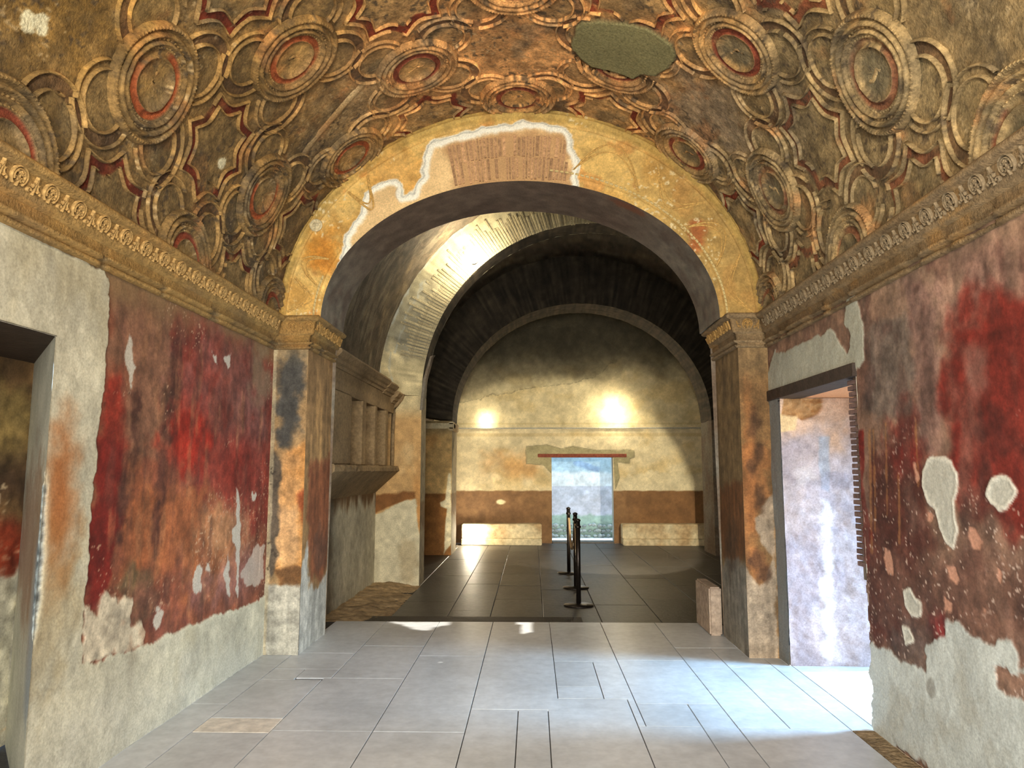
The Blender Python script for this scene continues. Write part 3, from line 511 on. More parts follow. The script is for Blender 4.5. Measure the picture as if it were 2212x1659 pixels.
# --- cornices: mitred profile along wall, pilaster face and jamb
CPROF = [(0.0, 2.690), (0.034, 2.692), (0.040, 2.712), (0.010, 2.716), (0.010, 2.732), (0.052, 2.735), (0.056, 2.752), (0.022, 2.758), (0.030, 2.812), (0.024, 2.818), (0.056, 2.822), (0.056, 2.834), (0.060, 2.838), (0.084, 2.930), (0.080, 2.936), (0.116, 2.940), (0.132, 2.952), (0.134, 2.970), (0.116, 2.988), (0.0, 3.002)]
def cornice(name, path, inward, label, parent=None, tint=(142, 112, 68)):
    pts = []; src = [Vector((a, b)) for a, b in path]
    V = []; C = []; secs = []
    nrm = []
    for a, b in zip(src[:-1], src[1:]):
        t = (b-a).normalized(); nrm.append(Vector((-t.y, t.x))*inward)
    for k, a in enumerate(src):
        if k == 0: off = nrm[0]
        elif k == len(src)-1: off = nrm[-1]
        else:
            m = nrm[k-1]+nrm[k]; off = m/ max(0.2, m.dot(nrm[k]))
        secs.append((a, off))
    stations = []
    for (a, oa), (b, ob) in zip(secs[:-1], secs[1:]):
        n = max(2, int((b-a).length/0.025))
        for i in range(n): stations.append((a.lerp(b, i/n), oa.lerp(ob, i/n), None))
    stations.append((secs[-1][0], secs[-1][1], None))
    # keep mitres sharp: constant offset direction along each run except at its ends
    k = 0; st2 = []
    for idx, ((a, oa), (b, ob)) in enumerate(zip(secs[:-1], secs[1:])):
        n = max(3, int((b-a).length/0.025)); t = (b-a).normalized()
        for i in range(n+1):
            f = i/n; base = a.lerp(b, f); st2.append((base, oa, ob, a, b, f, nrm[idx]))
    V = []; m = len(CPROF)
    arr = np.zeros((len(st2), m, 3))
    for i, (base, oa, ob, a, b, f, nn) in enumerate(st2):
        for j, (d, z) in enumerate(CPROF):
            A = a+oa*d; B = b+ob*d; q = A.lerp(B, f); arr[i, j] = (q.x, q.y, z)
    u = np.array([s[0].y*1.0+s[0].x*0.7 for s in st2])[:, None]*np.ones((1, m)); v = np.array([z for d, z in CPROF])[None]*np.ones((len(st2), 1))
    p = Paint(u, v*3, tint, k=3); p.mix(sstep(0, 0.7, p.n(0.4, 0.3))*0.6, (116, 92, 60)); p.mix(sstep(0.3, 0.8, p.n(0.25, 0.2, 4, 3))*0.5, (164, 120, 64)); p.mottle(0.14, 0.05)
    low = (v < 2.76)
    gap = sstep(0.25, 0.5, fbm(u, u*0, 0.22, None, 3, 5))*low
    p.mix(gap*0.6, (96, 80, 58)); dd = gap*0.02
    arr[..., 2] += 0.002*p.n(0.3)
    nvec = np.array([[s[6].x, s[6].y] for s in st2])
    arr[:, :, 0] -= nvec[:, None, 0]*dd; arr[:, :, 1] -= nvec[:, None, 1]*dd
    me = mesh_np(name, arr.reshape(-1, 3), grid_faces(len(st2), m, flip=(inward > 0)), p.c.reshape(-1, 3), smooth=False)
    return new_obj(name, me, parent, M_STUCCO, label=label, kind='structure', cat='cornice')
trim_1 = cornice('trim_1', [(-2.355, -1.6), (-2.355, 6.55), (-2.04, 6.55), (-2.04, 7.36)], -1, 'ornate stucco cornice running along the left wall', tint=(150, 118, 68))
trim_2 = cornice('trim_2', [(2.115, -1.6), (2.115, 6.55), (1.85, 6.55), (1.85, 7.36)], 1, 'ornate stucco cornice running along the right wall', tint=(128, 106, 76))
# palmettes of the frieze, built once in a flat frame: u along the wall, v up the frieze
def palmette_mesh(name, rgb, sc=1.0):
    parts = []
    M = lambda u, v, h: np.stack([u*sc, v*sc, h*np.ones_like(u)], -1)
    pr = [(-0.0052, -0.002), (-0.004, 0.009), (0, 0.015), (0.004, 0.009), (0.0052, -0.002)]
    def arc(cx, cy, r, a0, a1, n=12, k=1.0): 
        a = np.radians(np.linspace(a0, a1, n)); return np.stack([cx+r*np.cos(a)*np.linspace(1, k, n), cy+r*np.sin(a)*np.linspace(1, k, n)], 1)
    paths = [arc(0, 0.004, 0.046, -55, 235, 20), arc(0, 0.004, 0.033, 215, -35, 14)]
    for sgn in (-1, 1):
        paths += [arc(sgn*0.014, 0.016, 0.012, 90-sgn*90, 90+sgn*170, 9, 0.4), arc(sgn*0.015, -0.012, 0.013, 90-sgn*60, 90+sgn*200, 9, 0.4),
                  arc(sgn*0.075, -0.030, 0.014, 90-sgn*90, 90+sgn*180, 8, 0.5), arc(sgn*0.082, 0.000, 0.016, -90, -90+sgn*150, 8, 0.6), arc(sgn*0.090, 0.022, 0.018, -90, -90+sgn*120, 7, 0.8)]
    paths += [np.array([(0, -0.042), (0, -0.02), (0, 0.0), (0, 0.02), (0, 0.03)]), np.array([(0.1075, -0.045), (0.1075, -0.02), (0.1075, 0.02), (0.1075, 0.042)])]
    for q in paths: V, F, _ = sweep(q, pr, M); parts.append((V, F))
    V, F = join(parts); return mesh_np(name, V, F, np.tile(np.array(rgb, float), (len(V), 1)))
PAL_L = palmette_mesh('palmette', (164, 130, 78)); PAL_R = palmette_mesh('palmette_grey', (124, 106, 80)); PAL_S = palmette_mesh('palmette_small', (166, 128, 72), 0.92)
def frieze_mat(origin, along, out):
    up = (Vector((0, 0, 0.0855)) + Vector(out)*0.028).normalized(); al = Vector(along); nn = al.cross(up).normalized()
    if nn.dot(Vector(out)) < 0: al = -al; nn = al.cross(up).normalized()
    m = Matrix.Identity(4)
    for i in range(3): m[i][0], m[i][1], m[i][2], m[i][3] = al[i], up[i], nn[i], origin[i]
    return m
for k in range(-8, 15):
    y = 3.27+0.215*k
    o = new_obj('palmette', PAL_L, trim_1, M_STUCCO); o.matrix_world = frieze_mat((-2.355+0.0765, y, 2.893), (0, 1, 0), (1, 0, 0))
    o = new_obj('palmette', PAL_R, trim_2, M_STUCCO); o.matrix_world = frieze_mat((2.115-0.0765, y, 2.893), (0, 1, 0), (-1, 0, 0))
for tr, x0, x1, xj, sg in ((trim_1, -2.245, -2.03, -2.04, 1), (trim_2, 1.93, 2.0, 1.85, -1)):
    for x in ([-2.17, -2.02] if sg == 1 else [1.92]):
        o = new_obj('palmette', PAL_S, tr, M_STUCCO); o.matrix_world = frieze_mat((x, 6.55-0.0765, 2.893), (1, 0, 0), (0, -1, 0))
    for y in (6.62, 6.83, 7.04, 7.25):
        o = new_obj('palmette', PAL_S, tr, M_STUCCO); o.matrix_world = frieze_mat((xj+sg*0.0765, y, 2.893), (0, 1, 0), (sg, 0, 0))

# --- painted vault
ss = np.concatenate([[-0.12], np.linspace(0, SL, 560), [SL+0.12]]); ys = uneven((-1.6, 0.2), (1.4, 0.04), (2.7, 0.0115), 6.56)
Sg, Yg = np.meshgrid(ss, ys, indexing='ij')
p = vault_paint(Sg, Yg)
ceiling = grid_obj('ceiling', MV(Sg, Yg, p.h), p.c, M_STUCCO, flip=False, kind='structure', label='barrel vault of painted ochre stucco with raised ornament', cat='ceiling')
def vcol(V2, k=1.0, tint=None, t=0.0):
    q = vault_paint(V2[:, 0], V2[:, 1], False); c = q.c*k
    if tint is not None: c = c*(1-t)+np.array(tint, float)*t
    return c
MED_R = [(0.352, 0.0), (0.346, 0.016), (0.328, 0.022), (0.318, 0.016), (0.312, 0.008), (0.300, 0.006), (0.294, 0.018), (0.284, 0.024), (0.274, 0.018), (0.268, 0.008), (0.252, 0.006), (0.246, 0.018), (0.238, 0.022), (0.230, 0.014), (0.218, 0.010), (0.206, 0.012), (0.200, 0.004), (0.165, 0.003), (0.160, 0.012), (0.153, 0.014), (0.147, 0.006), (0.10, 0.003), (0.05, 0.005), (0.012, 0.004)]
OCT = np.array([(1, 0, 0), (0, 1, 0), (-1, 0, 0), (0, -1, 0), (0, 0, 1.0)]); OCTF = np.array([(0, 1, 4), (1, 2, 4), (2, 3, 4), (3, 0, 4)])
def beads(cx, cy, r, n, size, h, ok):
    Vs = []; Fs = []; Cs = []; k = 0
    for i in range(n):
        a = 2*math.pi*i/n; s, y = cx+r*math.cos(a), cy+r*math.sin(a)
        if s < 0.03 or s > SL-0.03 or y > 6.56 or y < 2.6 or not ok(s, y): continue
        b = np.array([(s+size*q[0]*math.cos(a)-size*q[1]*math.sin(a)*0.8, y+size*q[0]*math.sin(a)+size*q[1]*math.cos(a)*0.8, h+q[2]*size*0.9) for q in OCT])
        Vs.append(b); Fs.append(OCTF+k); k += 5
    if not Vs: return None
    b = np.concatenate(Vs); return MV(b[:, 0], b[:, 1], b[:, 2]), np.concatenate(Fs), vcol(b, 1.22)
def in_patch(s, y): return float(sdf(np.array([s]), np.array([y]), D['v_patch'])[0]) < 0.02
NA = 96
for (i, j) in MEDS:
    cx, cy = i*PS, OY+j*PY + (0.05 if i in (0, 8) and j == 4 else 0) - (0.1 if j == 4 else 0)
    lost = (i, j) == (5, 3)
    if cy < 2.5 or cy > 6.9: continue
    a0, a1 = (-math.pi/2+0.03, math.pi/2-0.03) if i == 0 else (math.pi/2+0.03, 3*math.pi/2-0.03) if i == 8 else (0, 2*math.pi)
    if lost: a0, a1 = math.radians(10), math.radians(200)
    full = 0 < i < 8 and not lost
    ang = np.linspace(a0, a1, NA if full else NA//2+1, endpoint=not full)
    if full: ang = np.concatenate([ang, ang[:1]])
    R = np.array(MED_R); A, Ri = np.meshgrid(ang, np.arange(len(R)), indexing='ij')
    rr, hh = R[Ri, 0], R[Ri, 1]
    S2, Y2 = cx+rr*np.cos(A), cy+rr*np.sin(A)
    hh = hh*2.1 + 0.003*fbm(S2, Y2, 0.05, None, 3, 4) + 0.004
    col = vcol(np.stack([S2.ravel(), Y2.ravel()], 1), 1.08).reshape(S2.shape+(3,))
    keep = sstep(-0.8, -0.3, fbm(S2, Y2, 0.25, None, 3, 6))
    rd = ((rr < 0.204) & (rr > 0.158))*keep*(0.9 if i < 7 else 0.55)
    col = col*(1-rd[..., None])+np.array((146, 72, 38) if i in (1, 2) else (122, 56, 36) if i != 7 else (118, 58, 38))*rd[..., None]
    dk = ((rr < 0.268) & (rr > 0.248))*0.45; col = col*(1-dk[..., None])+np.array((84, 66, 44))*dk[..., None]
    inner = (rr < 0.147)*(0.55 if i >= 6 else 0.25); tone = np.array((88, 84, 66) if i >= 6 else (170, 136, 76))
    col = col*(1-inner[..., None])+tone*inner[..., None]
    col *= (1+0.15*fbm(S2, Y2, 0.04, None, 3, 2))[..., None]
    V = MV(S2, Y2, hh); n, m = S2.shape
    dropm = None
    if lost: 
        ip = sdf(S2, Y2, D['v_patch']) < 0.0; dropm = ip[:-1, :-1] | ip[1:, 1:]
    me = mesh_np('medallion', V.reshape(-1, 3), grid_faces(n, m, True, dropm), col.reshape(-1, 3))
    md = new_obj('medallion', me, ceiling, M_STUCCO)
    for (r, nb, sz, h) in ((0.330, 84, 0.012, 0.044), (0.259, 50, 0.014, 0.016), (0.212, 56, 0.009, 0.026)):
        q = beads(cx, cy, r, nb, sz, h, (lambda s, y: not in_patch(s, y)) if lost else (lambda s, y: True))
        if q: new_obj('bead_ring', mesh_np('bead_ring', q[0], q[1], q[2], smooth=True), md, M_STUCCO, kind='stuff')
    if 0 < i < 8 and not lost:                         # worn little figure in the middle
        rs = np.random.RandomState(i*7+j); th = rs.rand()*3
        pth = np.array([(cx+(t-0.5)*0.13*math.cos(th)+0.012*math.sin(9*t+i), cy+(t-0.5)*0.13*math.sin(th)+0.012*math.cos(7*t)) for t in np.linspace(0, 1, 12)])
        V, F, _ = sweep(pth, [(-0.02, 0), (-0.012, 0.012), (0.0, 0.018), (0.011, 0.011), (0.018, 0)], MV)
        V += rs.normal(0, 0.002, V.shape); new_obj('worn_figure', mesh_np('worn_figure', V, F, vcol(np.repeat(pth, 5, 0), 1.2)), md, M_STUCCO)
LINE = [(-0.0085, -0.004), (-0.0062, 0.016), (0.0, 0.024), (0.0062, 0.016), (0.0085, -0.004)]
def vault_line(paths, name, parent, k=1.22, w=1.0, broken=0.0):
    Vs = []; Fs = []; Cs = []; c = 0
    for P, closed in paths:
        P = np.asarray(P, float)
        ok = (P[:, 0] > 0.0) & (P[:, 0] < SL) & (P[:, 1] < 6.57) & (P[:, 1] > 2.6) & (sdf(P[:, 0], P[:, 1], D['v_patch']) > 0.005)
        if broken: ok &= fbm(P[:, 0], P[:, 1], 0.2, None, 3, 9) > broken
        V, F, _ = sweep(P, [(a*w, b*w+0.002) for a, b in LINE], MV, closed)
        seg = ok & np.roll(ok, -1) if closed else (ok[:-1] & ok[1:])
        F = F.reshape(-1, 4, 4)[seg].reshape(-1, 4)
        if not len(F): continue
        C = vcol(np.repeat(np.concatenate([P, P[:1]]) if closed else P, 5, 0), k); C = C*(1-0.06*sstep(3.8, 5.6, np.repeat(np.concatenate([P, P[:1]]) if closed else P, 5, 0)[:, :1]))
        Vs.append(V); Fs.append(F+c); Cs.append(C); c += len(V)
    if not Vs: return None
    return new_obj(name, mesh_np(name, np.concatenate(Vs), np.concatenate(Fs), np.concatenate(Cs)), parent, M_STUCCO)
for (i, j) in STARS:
    if (i, j) in GONE: continue
    cx, cy = i*PS, OY+j*PY
    vault_line([(star_path(cx, cy, 0.40, 0.062), True)], 'star_moulding', ceiling, 1.2, 1.0, -0.75)
    vault_line([(star_path(cx, cy, 0.305, 0.045), True)], 'star_moulding', ceiling, 1.2, 0.9, -0.6)
def arcp(cx, cy, r, a0, a1):
    n = max(6, int(abs(a1-a0)*r/0.018)); a = np.linspace(a0, a1, n); return np.stack([cx+r*np.cos(a), cy+r*np.sin(a)], 1)
for (i, j) in MEDS:
    if i == 8: continue
    for dj in (1, -1):
        if not 0 <= j+dj <= 4: continue
        (x1, y1, a0, a1), (x2, y2, b0, b1) = edge_geo(i, j, dj)
        my = (y1+y2)/2
        if my < 2.4 or my > 6.75: continue
        m1 = np.array([i*PS, OY+j*PY]); m2 = np.array([(i+1)*PS, OY+(j+dj)*PY])
        def outside(P): return P[(np.hypot(*(P-m1).T) > 0.335) & (np.hypot(*(P-m2).T) > 0.335)]
        ps = []
        for r in (0.165, 0.245):
            for (x, y, c0, c1) in ((x1, y1, a0, a1), (x2, y2, b0, b1)):
                P = outside(arcp(x, y, r, c0, c1-(0.35 if r < 0.2 else -0.0)));  
                if len(P) > 4: ps.append((P, False))
        for (x, y, c0, c1) in ((x1, y1, a0, a1), (x2, y2, b0, b1)):       # far halves of the small discs
            for r, tr in ((0.165, 0.0), (0.215, 0.35)):
                P = outside(arcp(x, y, r, c1-0.35+tr, c1+1.9-tr))
                if len(P) > 4: ps.append((P, False))
        vault_line(ps, 'scroll_ribbon', ceiling, 1.2, 1.0, -0.8)
# relief of a reclining figure in the lost field on the left slope
pth = np.array([(1.30, 5.75), (1.45, 5.70), (1.62, 5.66), (1.78, 5.60), (1.95, 5.52), (2.05, 5.47)])
V, F, _ = sweep(pth, [(-0.04, 0), (-0.025, 0.010), (0, 0.014), (0.025, 0.010), (0.04, 0)], MV); new_obj('relief_figure', mesh_np('relief_figure', V, F, vcol(np.repeat(pth, 5, 0), 1.2)), ceiling, M_STUCCO)

# --- arch wall between the front room and the hall
AY0, AY1 = 6.55, 7.36
ICX, IA, IB, IZ = -0.12, 1.82, 1.305, 2.97          # intrados
EA, EB = 2.215, 1.99                                # extrados = vault line
th = np.linspace(math.pi, 0, 520)
rho = np.concatenate([np.linspace(0, 1, 66), [1.15, 1.5]])
Tg, Rg = np.meshgrid(th, rho, indexing='ij')
def arch_pt(t, r): return ICX+(IA+(EA-IA)*r)*np.cos(t), IZ+(IB+(EB-IB)*r)*np.sin(t)
AX, AZ = arch_pt(Tg, Rg)
p = Paint(AX, AZ, (216, 178, 104), k=4)
p.mix(sstep(0.0, 0.8, p.n(0.4, None, 4, 1))*0.6, (188, 138, 66)); p.mix(sstep(0.2, 0.8, p.n(0.25, None, 4, 3))*0.5, (214, 180, 112)); p.mix(sstep(0.35, 0.8, p.n(0.2, None, 4, 5))*0.4, (196, 122, 60))
p.mix(sstep(0.5, 1.7, AX+0.15*p.n(0.3, None, 3, 7))*0.72, (156, 124, 70)); p.mix(sstep(0.84, 0.9, Rg)*0.55, (164, 136, 72))
p.mix(p.blob(-1.95, 3.6, 0.16, 0.2, 0.5, 0.4)*0.7, (200, 126, 40)); p.mix(p.blob(1.52, 3.75, 0.07, 0.14, 0.5, 0.5)*0.7, (160, 84, 46)); p.mix(p.blob(-1.2, 4.35, 0.3, 0.2, 0.6, 0.5)*0.5, (222, 168, 92))
p.mottle(0.10, 0.08, 3); p.mottle(0.08, 0.025, 5); p.specks((224, 206, 160), 0.66, 0.03, 4, 0, 0.8)
d = sdf(AX, AZ, D['af_patch']) + 0.02*p.n(0.09, None, 4, 6)
pm = sstep(0.008, -0.008, d); wb = pm*sstep(-0.085, -0.055, d); inn = pm*(1-wb)
p.mix(pm, (222, 188, 134)); p.mul(1+0.08*p.n(0.2)*pm); p.mix(wb*0.97, (244, 240, 220)); p.mix(sstep(0.012, 0.0, np.abs(d+0.018))*pm*0.6, (150, 150, 138))
bk = p.poly('af_brick', 0.05, 0.05)*inn; p.mix(bk*0.6, (176, 132, 88))
H = 0.004*p.n(0.2) - 0.014*inn - 0.006*bk + 0.006*wb
rim = np.exp(-((Rg-0.965)/0.02)**2)*0.02 + np.exp(-((Rg-0.80)/0.014)**2)*0.012*(1-pm) + np.exp(-((Rg-0.10)/0.02)**2)*0.010*(1-pm)
band = ((Rg > 0.82) & (Rg < 0.95))*0.006*fbm(Tg*2, Rg*0.4, 0.035, None, 2, 4)*(1-pm)
arch_wall = grid_obj('wall_arch', np.stack([AX, AY0-H-rim-band, AZ], -1), p.c, M_FRESCO, flip=False, kind='structure', label='near arch wall with golden stucco band, exposed bricks and painted pilasters', cat='arch')
# scratched garland lines and bead course in the golden band
MA = lambda u, v, h: np.stack([ICX+(IA+(EA-IA)*v)*np.cos(u), AY0-h-0.002+0*u, IZ+(IB+(EB-IB)*v)*np.sin(u)], -1)
for (t0, t1, up) in ((0.02, 0.32, 1), (0.33, 0.62, 0), (0.63, 0.92, 1), (0.95, 1.30, 0), (2.3, 2.42, 1), (2.74, 2.92, 0), (2.92, 3.1, 1)):
    for k in (0.0, 0.12):
        t = np.linspace(t0, t1, 24); f = (t-t0)/(t1-t0); v = 0.78-0.40*np.sin(f*math.pi)-k*np.sin(f*math.pi) if up else 0.22+0.40*np.sin(f*math.pi)+k*np.sin(f*math.pi)
        V, F, _ = sweep(np.stack([t, v], 1), [(-0.006, 0), (-0.004, 0.006), (0, 0.009), (0.004, 0.006), (0.006, 0)], MA)
        new_obj('garland_line', mesh_np('garland_line', V, F, np.tile(np.array((196, 156, 88.)), (len(V), 1))), arch_wall, M_STUCCO)
bme = box_mesh('bead', -0.018, 0.018, -0.012, 0.0, -0.010, 0.010, 0.004); cc = bme.color_attributes.new('paint', 'FLOAT_COLOR', 'POINT'); cc.data.foreach_set('color', np.tile(np.array([0.56, 0.42, 0.18, 1], np.float32), len(bme.vertices)))
for t in list(np.arange(0.03, 1.42, 0.026)) + list(np.arange(2.86, 3.12, 0.026)):
    x, z = arch_pt(t, 0.17); o = new_obj('bead', bme, arch_wall, M_STUCCO); o.location = (float(x), AY0+0.002, float(z)); o.rotation_euler = (0, math.pi/2-t, 0)
x, z = D['af_rose'][0]
rs = lathe_mesh('rosette', [(0.062, 0.0), (0.06, 0.012), (0.05, 0.018), (0.042, 0.010), (0.03, 0.012), (0.018, 0.024), (0.006, 0.026)], 20)
a = rs.color_attributes.new('paint', 'FLOAT_COLOR', 'POINT'); a.data.foreach_set('color', np.tile(np.array([0.6, 0.5, 0.3, 1], np.float32), len(rs.vertices)))
o = new_obj('rosette', rs, arch_wall, M_STUCCO); o.location = (x, AY0, z); o.rotation_euler = (math.pi/2, 0, 0)
# exposed voussoir bricks above the crown
for row, (v0, v1) in enumerate(((0.06, 0.36), (0.37, 0.66))):
    tt = math.radians(109)
    while tt > math.radians(71):
        w = random.uniform(0.013, 0.022)
        cx_, cz_ = arch_pt(tt-w/2, (v0+v1)/2)
        if float(sdf(np.array([cx_]), np.array([cz_]), D['af_brick'])[0]) < -0.005 and random.random() > 0.12:
            va, vb = v0+random.uniform(-0.03, 0.01), v1-random.uniform(0, 0.03); pts = []
            yo = AY0-random.uniform(-0.018, 0.000)
            for yy in (yo, AY0+0.06):
                for (tq, vq) in ((tt-0.003, va), (tt-w+0.003, va), (tt-w+0.003, vb), (tt-0.003, vb)):
                    qx, qz = arch_pt(tq, vq); pts.append((float(qx), yy, float(qz)))
            new_obj('brick', mesh_np('brick', pts, [(0, 1, 2, 3), (7, 6, 5, 4), (0, 4, 5, 1), (1, 5, 6, 2), (2, 6, 7, 3), (3, 7, 4, 0)], smooth=False), arch_wall, M_BRICK)
        tt -= w
# soffit, back face
tq = np.linspace(math.pi, 0, 220); yq = np.linspace(AY0, AY1, 40); Tq, Yq = np.meshgrid(tq, yq, indexing='ij')
SX, SZ = ICX+IA*np.cos(Tq), IZ+IB*np.sin(Tq)
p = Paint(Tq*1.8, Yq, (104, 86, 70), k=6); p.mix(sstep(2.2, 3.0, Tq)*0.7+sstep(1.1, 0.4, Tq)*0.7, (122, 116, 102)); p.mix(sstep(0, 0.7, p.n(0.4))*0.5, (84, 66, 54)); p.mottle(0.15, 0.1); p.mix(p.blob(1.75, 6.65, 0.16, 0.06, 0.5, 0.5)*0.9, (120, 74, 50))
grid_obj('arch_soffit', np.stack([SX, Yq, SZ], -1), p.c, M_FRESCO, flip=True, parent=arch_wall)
V = []; F = []
for k, t in enumerate(np.linspace(math.pi, 0, 61)):
    x, z = ICX+IA*math.cos(t), IZ+IB*math.sin(t); V.append((x, AY1, z)); V.append((0.95+4.6*math.cos(t), AY1, 2.75+4.6*math.sin(t)))
for k in range(60): F.append((2*k, 2*k+1, 2*k+3, 2*k+2))
V += [(-2.04, AY1, -0.2), (-3.7, AY1, -0.2), (-3.7, AY1, 3.0), (-2.0, AY1, 3.05), (1.85, AY1, -0.2), (5.6, AY1, -0.2), (5.6, AY1, 3.0), (1.8, AY1, 3.05)]
n = 122; F += [(n, n+1, n+2, n+3), (n+4, n+7, n+6, n+5)]
new_obj('arch_back', mesh_np('arch_back', V, F, smooth=False), arch_wall, M_SOFFIT)
# pilasters below the arch: painted faces and jambs
def pilaster(x0, x1, xj, left):
    xs = np.linspace(x0, x1, 46); zz = np.linspace(0, 2.70, 420); X_, Z_ = np.meshgrid(xs, zz, indexing='ij')
    if left:
        p = Paint(X_, Z_, (164, 132, 90), k=2); p.mix(p.poly('pl_orange', 0.03, 0.04)*0.9, (198, 138, 74)); p.mix(p.blob(-2.2, 1.45, 0.14, 0.35, 0.5, 0.5)*0.8, (214, 162, 104)); p.mix(p.blob(-2.2, 1.0, 0.14, 0.3, 0.5, 0.5)*0.8, (222, 176, 124)); p.mix(p.poly('pl_blue', 0.06, 0.08)*0.85, (64, 66, 66)); p.mix(p.poly('pl_strip', 0.02, 0.03)*0.8, (70, 66, 60))
        p.mix(p.poly('pl_red', 0.03, 0.03)*0.8, (140, 66, 36)); p.mix(p.poly('pl_brn', 0.02, 0.03)*0.9, (120, 84, 50)); p.mix(sstep(2.5, 2.65, Z_)*0.4, (130, 120, 96)); p.mix(sstep(0.62, 0.58, Z_+0.02*p.n(0.1)), (184, 178, 160))
        p.mix(sstep(-2.318, -2.33, X_+0.008*p.n(0.1))*0.7, (186, 170, 136)); p.specks((60, 50, 40), 0.7, 0.03, 3, 0.1, 0.6*sstep(0.65, 0.75, Z_))
    else:
        p = Paint(X_, Z_, (134, 100, 62), k=7); p.mix(p.poly('pr_orange', 0.04, 0.06)*0.75, (158, 104, 60)); p.mix(p.blob(1.92, 1.55, 0.05, 0.8, 0.6, 0.5)*0.45, (176, 108, 58)); p.mix(p.poly('pr_pale', 0.015, 0.03)*0.95, (172, 150, 124)); p.mix(p.poly('pr_dark', 0.04, 0.06)*0.75, (84, 56, 38))
        for (a, b, r) in ((1.97, 2.0, 0.05), (2.0, 1.75, 0.04), (1.93, 1.6, 0.04), (2.0, 1.35, 0.05)): p.mix(p.blob(a, b, r, r*2, 0.6, 0.6)*0.7, (72, 50, 34))
        p.mix(sstep(2.3, 2.6, Z_)*0.5, (140, 120, 86))
    p.mul(0.9); p.streak(0.15, 0.06, 0.4); p.mottle(0.15, 0.07); p.mottle(0.08, 0.02, 3)
    base = sstep(0.61, 0.60, Z_)*0.012 if left else 0.0
    grid_obj('pilaster_face', np.stack([X_, AY0-0.004-0.004*p.n(0.1)*0.5-base, Z_], -1), p.c, M_FRESCO, flip=False, parent=arch_wall)
    yy = np.linspace(AY0-0.005, AY1, 80); Y_, Z_ = np.meshgrid(yy, zz, indexing='ij')
    if left:
        p = Paint(Y_, Z_, (140, 108, 70), k=3); p.mix(p.blob(6.95, 1.95, 0.15, 0.35, 0.6, 0.5)*0.6, (190, 146, 92)); p.mix(p.poly('jl_red', 0.06, 0.06)*0.85, (126, 72, 46)); p.mix(p.poly('jl_grey', 0.03, 0.05)*0.95, (176, 172, 160)); p.mix(p.blob(7.1, 0.85, 0.2, 0.2, 0.5, 0.5)*0.5, (84, 64, 54))
    else:
        p = Paint(Y_, Z_, (116, 94, 62), k=6); p.mix(p.poly('jr_brown', 0.06, 0.06)*0.85, (104, 66, 36)); p.mix(p.poly('jr_grey', 0.06, 0.08)*0.9, (130, 124, 112)); p.mix(p.blob(7.0, 0.9, 0.2, 0.25, 0.6, 0.5)*0.5, (70, 54, 40))
    p.streak(0.15, 0.06, 0.4); p.mottle(0.15, 0.07)
    grid_obj('pilaster_jamb', np.stack([np.full_like(Y_, xj), Y_, Z_], -1), p.c, M_FRESCO, flip=not left, parent=arch_wall)
pilaster(-2.36, -2.04, -2.04, True); pilaster(1.85, 2.12, 1.85, False)
# broken plaster collar standing on the capitals, under the arch
for sx, x0 in ((-1, -2.04), (1, 1.85)):
    pts = []; outw = -sx
    for (d, z) in ((0.0, 2.99), (0.10, 2.99), (0.085, 3.12), (0.07, 3.20), (0.0, 3.22)):
        pts.append((x0+outw*d, z))
    V = [(a, 6.60, z) for a, z in pts]+[(a+sx*-0.0, 7.34, z+0.05) for a, z in pts]; n = len(pts)
    F = [tuple(range(n)), tuple(reversed(range(n, 2*n)))]+[(i, (i+1) % n, n+(i+1) % n, n+i) for i in range(n)]
    new_obj('plaster_collar', mesh_np('plaster_collar', V, F, smooth=False), arch_wall, M_PLAST)

# --- wall behind the visitor with the entrance, closes the room
V = [(-2.4, -1.6, 0), (-1.5, -1.6, 0), (-1.5, -1.6, 3.0), (1.3, -1.6, 3.0), (1.3, -1.6, 0), (2.2, -1.6, 0), (2.2, -1.6, 5.1), (-2.4, -1.6, 5.1), (-1.5, -1.6, 5.1), (1.3, -1.6, 5.1)]
new_obj('wall_entrance', mesh_np('wall_entrance', V, [(0, 1, 8, 7), (2, 3, 9, 8), (4, 5, 6, 9)], smooth=False), None, M_PLAST, label='plain plaster wall around the entrance behind the visitor', cat='wall', kind='structure')

